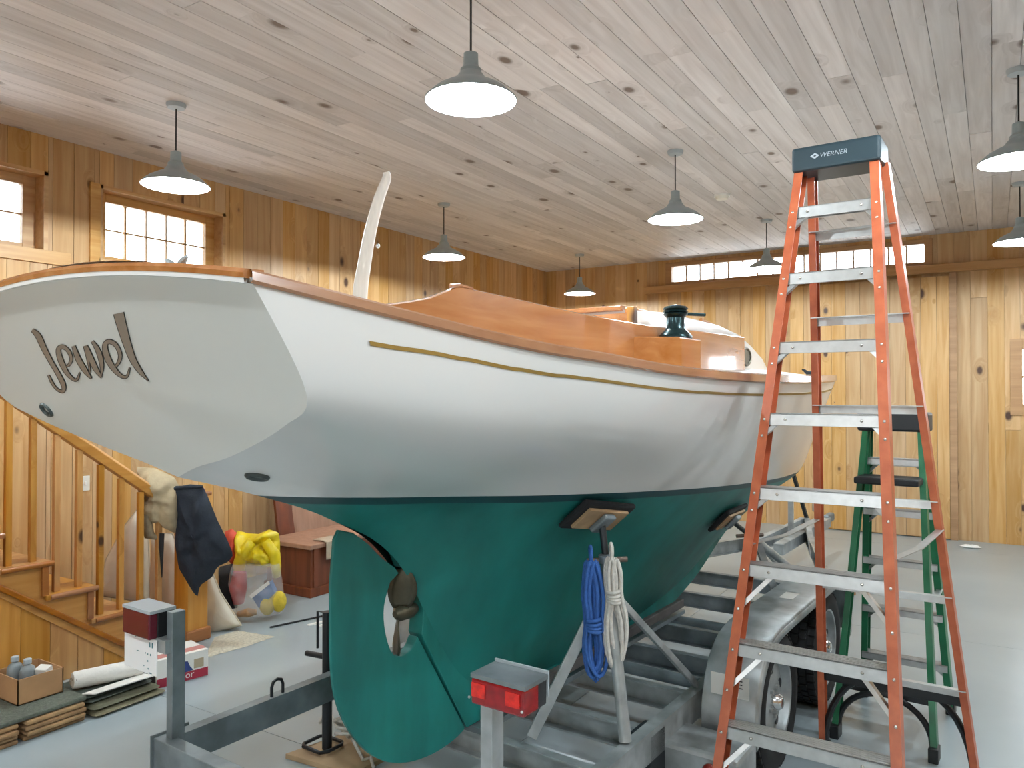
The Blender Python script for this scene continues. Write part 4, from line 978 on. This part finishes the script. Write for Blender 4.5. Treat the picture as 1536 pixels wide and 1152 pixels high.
bx0 = V((-4.54, 1.99, .128)); cb_ = thing('carton', 'open cardboard carton holding grey bottles, standing on the carpet stack', 'box', (-4.42, 2.12, .128))
xa, xb, ya, yb, z0, z1 = -4.55, -4.29, 2.02, 2.25, .129, .262
obj('front_panel', MB().box((xb-.005, ya, z0), (xb, yb, z1)), CARD, cb_); obj('back_panel', MB().box((xa, ya, z0), (xa+.005, yb, z1)), CARD, cb_)
obj('side_panel', MB().box((xa, ya, z0), (xb, ya+.005, z1)), CARD, cb_); obj('side_panel', MB().box((xa, yb-.005, z0), (xb, yb, z1)), CARD, cb_)
obj('bottom_panel', MB().box((xa, ya, z0), (xb, yb, z0+.005)), CARD, cb_)
GB = mat('grey_bottle_plastic', '#7f878a', .4)
for (bx_, by_, lb, hh) in ((-4.46, 2.085, 'grey plastic bottle at the back left of the carton', .03), (-4.40, 2.12, 'grey plastic bottle with a ribbed cap nearest in the carton', .018)):
    t_ = thing('bottle', lb, 'bottle', (bx_, by_, z0+.006), 'bottles in the carton')
    M_ = Matrix.Translation((bx_, by_, z0+.006)) @ Matrix.Diagonal((1, 1.2, 1, 1))
    obj('bottle_body', MB().lathe([(.03, 0), (.033, .01), (.033, .11+hh), (.026, .13+hh), (.013, .14+hh), (.013, .15+hh)], M_, 18), GB, t_, True)
    obj('bottle_cap', MB().lathe([(.017, .148+hh), (.017, .17+hh), (.014, .173+hh)], M_, 14), LGREY, t_, True)
tag(obj('white_carton', MB().cbox((-4.36, 2.19, .225), (.07, .05, .10), .4, .3), WHITEP, bevel=.003), 'small white packet tilted in the cardboard carton', 'packet')
ft = thing('folded_tarps', 'folded olive and grey tarps stacked on the floor at the end of the carpet', 'tarp', (-4.3, 2.5, 0))
for k, (z, h, cl_, xa_, y1_) in enumerate(((0, .03, '#6f6a52', -4.08, 2.74), (.03, .03, '#5d5c48', -4.10, 2.72), (.06, .025, '#474d46', -4.15, 2.70), (.085, .022, '#4d554e', -4.16, 2.68))):
    c_ = [(-4.5, 2.31, z+h/2), (xa_-.02, 2.31, z+h/2), (xa_, 2.33, z+h/2), (xa_-.01, y1_-.02, z+h/2), (xa_-.03, y1_, z+h/2), (-4.5, y1_-.01, z+h/2)]
    obj('fold', MB().puff(c_, (0, 0, 1), h*.52, .1, 9, seed=k+1, e=.15, back=1.0), mat('tarp_%s' % ('khaki', 'olive', 'slate', 'grey')[k], cl_, .9, 0, .2, 12, .2, 40), ft, 'full')
a, b_ = V((-4.31, 2.31, .165)), V((-4.22, 2.66, .155))
ro = thing('cloth_roll', 'thick roll of white fabric lying on the folded tarps', 'roll', a)
WF = mat('white_felt', '#e6e3dc', .9, 0, .06, 20, .2, 60)
obj('roll', MB().tube([a, a.lerp(b_, .03), a.lerp(b_, .5), a.lerp(b_, .97), b_], [.042, .047, .049, .047, .04], 24), WF, ro, True)
sp = [a-(b_-a).normalized()*.002+V((math.cos(t)*.0075*t*.95, 0, math.sin(t)*.0075*t*.95)) for t in [k*.35 for k in range(1, 20)]]
obj('rolled_edge', MB().tube(sp, .002, 5), mat('felt_shadow', '#a39a8c', .9), ro)
obj('loose_flap', MB().slab([(-4.2, 2.3, .113), (-4.14, 2.34, .113), (-4.12, 2.68, .113), (-4.2, 2.66, .113)], (0, 0, .008)), WF, ro, bevel=.003)
pb = thing('printed_box', 'white and red printed box with a blue picture, standing beyond the left tail light', 'box', (-4.28, 2.9, 0))
A0, A1 = V((-4.20, 2.74, 0)), V((-4.14, 3.05, 0)); dxb = (A1-A0).normalized(); nb = V((dxb.y, -dxb.x, 0)); Lb = (A1-A0).length
obj('carton_body', MB().slab([A0, A1, A1-nb*.24, A0-nb*.24], (0, 0, .165)), WHITEP, pb, bevel=.003)
def face(u0, u1, z0, z1, m_, name='print', lift=.001): return obj(name, MB().slab([A0+dxb*u0+nb*.0005+V((0, 0, z0)), A0+dxb*u1+nb*.0005+V((0, 0, z0)), A0+dxb*u1+nb*.0005+V((0, 0, z1)), A0+dxb*u0+nb*.0005+V((0, 0, z1))], nb*lift), m_, pb)
RED = mat('print_red', '#a3253c', .4); BLU = mat('print_blue', '#2c3f7c', .4)
face(.003, Lb-.003, .003, .055, RED)
cpt = [(.06, .06), (.10, .05), (.16, .055), (.22, .06), (.20, .085), (.185, .12), (.14, .125), (.09, .105)]
obj('print', MB().slab([A0+dxb*u_+nb*.0018+V((0, 0, z_)) for u_, z_ in cpt], nb*.001), BLU, pb)
face(.225, .285, .065, .12, mat('print_tan', '#b9a98c', .5), lift=.0015)
obj('print', text_mb('Junior', .058, A0+dxb*.085+nb*.0018+V((0, 0, .018)), dxb, (0, 0, 1), .001), WHITEP, pb)
obj('print', MB().slab([A0+V((0, 0, .1655))-nb*.03, A1+V((0, 0, .1655))-nb*.03, A1+V((0, 0, .1655))-nb*.1, A0+V((0, 0, .1655))-nb*.1], (0, 0, .0008)), mat('print_rose', '#c98a84', .5), pb)
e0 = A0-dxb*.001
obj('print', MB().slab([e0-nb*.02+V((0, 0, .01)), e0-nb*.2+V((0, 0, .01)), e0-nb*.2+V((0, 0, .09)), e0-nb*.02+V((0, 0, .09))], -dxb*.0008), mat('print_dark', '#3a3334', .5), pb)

# yellow jacket and clear bag of gear by the wall
zb_ = 6.15
yj = thing('jacket', 'bright yellow oilskin jacket knotted on top of a clear plastic bag', 'jacket', depth(385, 830, zb_))
YEL = mat('yellow_oilskin', '#ead01c', .4, 0, .15, 12, .2, 16)
obj('jacket_body', MB().puff(outl([(352, 808), (356, 796), (372, 800), (388, 801), (404, 794), (418, 799), (420, 812), (420, 840), (408, 850), (388, 849), (368, 848), (356, 838)], zb_-.03), NF, .12, .6, 9, seed=3), YEL, yj, 'full')
obj('jacket_sleeve', MB().tube([depth(378, 812, zb_-.15), depth(364, 830, zb_-.16), depth(358, 850, zb_-.13), depth(358, 866, zb_-.1)], [.04, .05, .05, .042], 12), YEL, yj, 'full')
obj('jacket_sleeve', MB().tube([depth(398, 812, zb_-.15), depth(412, 832, zb_-.16), depth(414, 850, zb_-.13), depth(415, 864, zb_-.1)], [.04, .045, .04, .03], 12), YEL, yj, 'full')
CLEAR, nt, b = nodes_of('clear_plastic'); b.inputs['Base Color'].default_value = (.9, .88, .88, 1); b.inputs['Roughness'].default_value = .2
tr = nt.nodes.new('ShaderNodeBsdfTransparent'); mx = nt.nodes.new('ShaderNodeMixShader'); mx.inputs[0].default_value = .25
nt.links.new(tr.outputs[0], mx.inputs[1]); nt.links.new(b.outputs[0], mx.inputs[2]); nt.links.new(mx.outputs[0], nt.nodes['Material Output'].inputs[0])
nz = nt.nodes.new('ShaderNodeTexNoise'); nz.inputs['Scale'].default_value = 14; bp = nt.nodes.new('ShaderNodeBump'); bp.inputs['Strength'].default_value = .8
nt.links.new(nz.outputs[0], bp.inputs['Height']); nt.links.new(bp.outputs[0], b.inputs['Normal'])
fz = onZ(395, 926, 0); zf = (fz-EYE).dot(FWD)
tag(obj('plastic_bag', MB().puff(outl([(350, 845), (420, 845), (422, 870), (429, 905), (420, 920), (396, 928), (362, 926), (352, 905), (346, 870)], zf), NF, .17, .35, 7, seed=4, back=.9), CLEAR, smooth='full'), 'clear plastic bag of boat gear standing on the floor by the wall', 'bag')
tag(obj('red_float', MB().tube([depth(358, 905, zf-.03), depth(357, 880, zf-.03), depth(360, 858, zf-.03)], [.04, .07, .05], 14), mat('red_vinyl', '#b5242c', .4), smooth=True), 'red vinyl float inside the clear plastic bag', 'float')
q = [depth(*k, zf-.10) for k in ((376, 893), (404, 873), (412, 890), (388, 913))]
bb_ = thing('blue_box', 'blue box with a white edge tilted inside the clear plastic bag', 'box', q[0])
obj('box_body', MB().slab(q, -NF*.08), mat('box_blue', '#35659c', .5), bb_, bevel=.004)
obj('box_edge', MB().slab([depth(374, 893, zf-.105), depth(403, 871, zf-.105), depth(405, 876, zf-.105), depth(377, 898, zf-.105)], NF*.004), WHITEP, bb_)
for k, (a_, lb) in enumerate((((401, 907), 'yellow sponge in the clear plastic bag, beside the blue box'), ((418, 902), 'yellow sponge at the right side of the clear plastic bag'))):
    tag(obj('sponge', MB().sphere(depth(*a_, zf-.06), .07, 14, 10, (.85, .85, 1.15)), mat('sponge_yellow', '#d3b93c', .9, 0, .15, 30, .4, 60), smooth=True), lb, 'sponge', 'sponges in the plastic bag')
tag(obj('wooden_float', MB().tube([depth(357, 921, zf-.12), depth(372, 919, zf-.14), depth(385, 918, zf-.12)], [.02, .035, .02], 10), CARD, smooth=True), 'brown wooden float at the bottom of the clear plastic bag', 'float')
tag(obj('orange_vest', MB().puff(outl([(338, 797), (348, 793), (356, 800), (358, 835), (352, 850), (342, 840)], zf+.1), NF, .08, .3, 8, seed=7), mat('orange_red_cloth', '#d4543e', .7), smooth='full'), 'orange red life vest pushed between the navy jacket and the yellow jacket', 'vest')
ob = thing('dark_bag', 'black bag on the floor behind the navy jacket', 'bag', onZ(345, 915, 0))
obj('bag_body', MB().puff(outl([(330, 850), (350, 845), (358, 870), (356, 912), (340, 915), (330, 890)], zf+.02), NF, .1, .2, 6, seed=9), mat('black_cloth', '#17171b', .8), ob, 'full')
# chest with a towel, panels leaning at the wall
chx, chy = -4.96, 4.66
ch = thing('chest', 'dark wooden chest with a flat lid standing at the left wall behind the rudder', 'chest', (chx-.27, chy+.6, 0))
obj('chest_body', MB().box((chx-.55, chy, .06), (chx, chy+1.25, .41)), MAHO_D, ch, bevel=.004)
obj('plinth', MB().box((chx-.57, chy-.02, 0), (chx+.02, chy+1.27, .08)), MAHO_D, ch, bevel=.006)
obj('lid', MB().box((chx-.57, chy-.03, .412), (chx+.03, chy+1.28, .452)), PLYW, ch, bevel=.008)
for a in (chy+.03, chy+.62, chy+1.16): obj('front_stile', MB().box((chx, a, .08), (chx+.012, a+.06, .41)), MAHO_D, ch)
tw_ = MB(); rows = []
for i in range(13):
    q = i/12; y_ = chy+.16+.0*q; z_ = .459 if q < .3 else .459-(q-.3)*.22; x_ = chx-.12+q*.5 if q < .3 else chx+.042
    rows.append([V((x_+.004*math.sin(k*1.7), chy+.14+k*.03, z_)) for k in range(8)])
tw_o = obj('towel', tw_.grid(rows), mat('beige_towel', '#bfae98', .95, 0, .1, 30, .4, 90), smooth=True); so = tw_o.modifiers.new('thick', 'SOLIDIFY'); so.thickness = .008; so.offset = 1
tag(tw_o, 'beige towel hanging over the front edge of the dark chest lid', 'towel')
tag(obj('plywood_sheet', MB().slab([(-5.72, 5.16, 0), (-5.66, 6.9, 0), (-5.93, 6.9, 1.5), (-5.93, 5.24, 1.5)], (.025, 0, 0)), PLYW), 'reddish plywood panel leaning against the left wall behind the chest', 'plywood')
tag(obj('leaning_board', MB().slab([(-5.66, 4.96, 0), (-5.60, 5.12, 0), (-5.90, 5.14, 1.32), (-5.93, 5.0, 1.32)], (.03, 0, 0)), MAHO_D), 'narrow dark board leaning against the left wall beside the yellow jacket', 'board')
a, b_ = onZ(405, 941, .008), onZ(497, 921, .008)
tag(obj('thin_rod', MB().tube([a, b_], .007, 8), BLACKP), 'thin black rod lying on the floor left of the rudder', 'rod')
for k, (p1, p2, lb) in enumerate((((462, 938), (560, 915), 'white strip lying on the floor, nearer the black rod'), ((478, 939), (575, 920), 'second white strip lying on the floor, nearer the trailer rail'))):
    a, b_ = onZ(*p1, .006), onZ(*p2, .006)
    tag(obj('white_strip', MB().bar(a, b_, .012, .03, (0, 0, 1)), WHITEP, bevel=.002), lb, 'strip', 'white strips on the floor')
# white rope heap beside the stabiliser jack
rc = onZ(528, 1120, .03); r = random.Random(6)
rp_ = thing('rope_heap', 'heap of white rope on the board beside the black stabiliser jack', 'rope', rc)
RW = mat('old_white_rope', '#cfcdc5', .85, 0, .15, 50, .2, 200)
for k in range(7):
    c_ = rc+RGT*r.uniform(-.02, .05)+V((0, 0, .05+.012*k)); tl = r.uniform(-.5, .9); rr = r.uniform(.045, .075); a0 = r.uniform(0, 3)
    pts = [c_+RGT*math.cos(a+a0)*rr+(NF*math.cos(tl)+V((0, 0, math.sin(tl))))*math.sin(a+a0)*rr for a in [2*math.pi*i/18 for i in range(18)]]
    for q in pts: q.z = max(q.z, .035)
    obj('rope_loop', MB().tube(pts, .008, 7, True), RW, rp_, True)
obj('rope_tail', MB().tube([onZ(480, 1085, .03), onZ(486, 1070, .06), onZ(496, 1072, .08), onZ(505, 1088, .06), rc+V((0, 0, .06))], .008, 7), RW, rp_, True)
obj('rope_tail', MB().tube([rc+V((0, 0, .04)), onZ(545, 1140, .035), onZ(556, 1136, .033), onZ(560, 1150, .032)], .008, 7), RW, rp_, True)
q = onZ(1456, 822, 0)
tag(obj('paper_scrap', MB().puff([q+V((.11*math.cos(a), .05*math.sin(a), .015)) for a in [2*math.pi*k/10 for k in range(10)]], (0, 0, 1), .02, .6, 30, 4, 20), WHITEP), 'scrap of white paper on the floor at the foot of the back wall', 'paper')
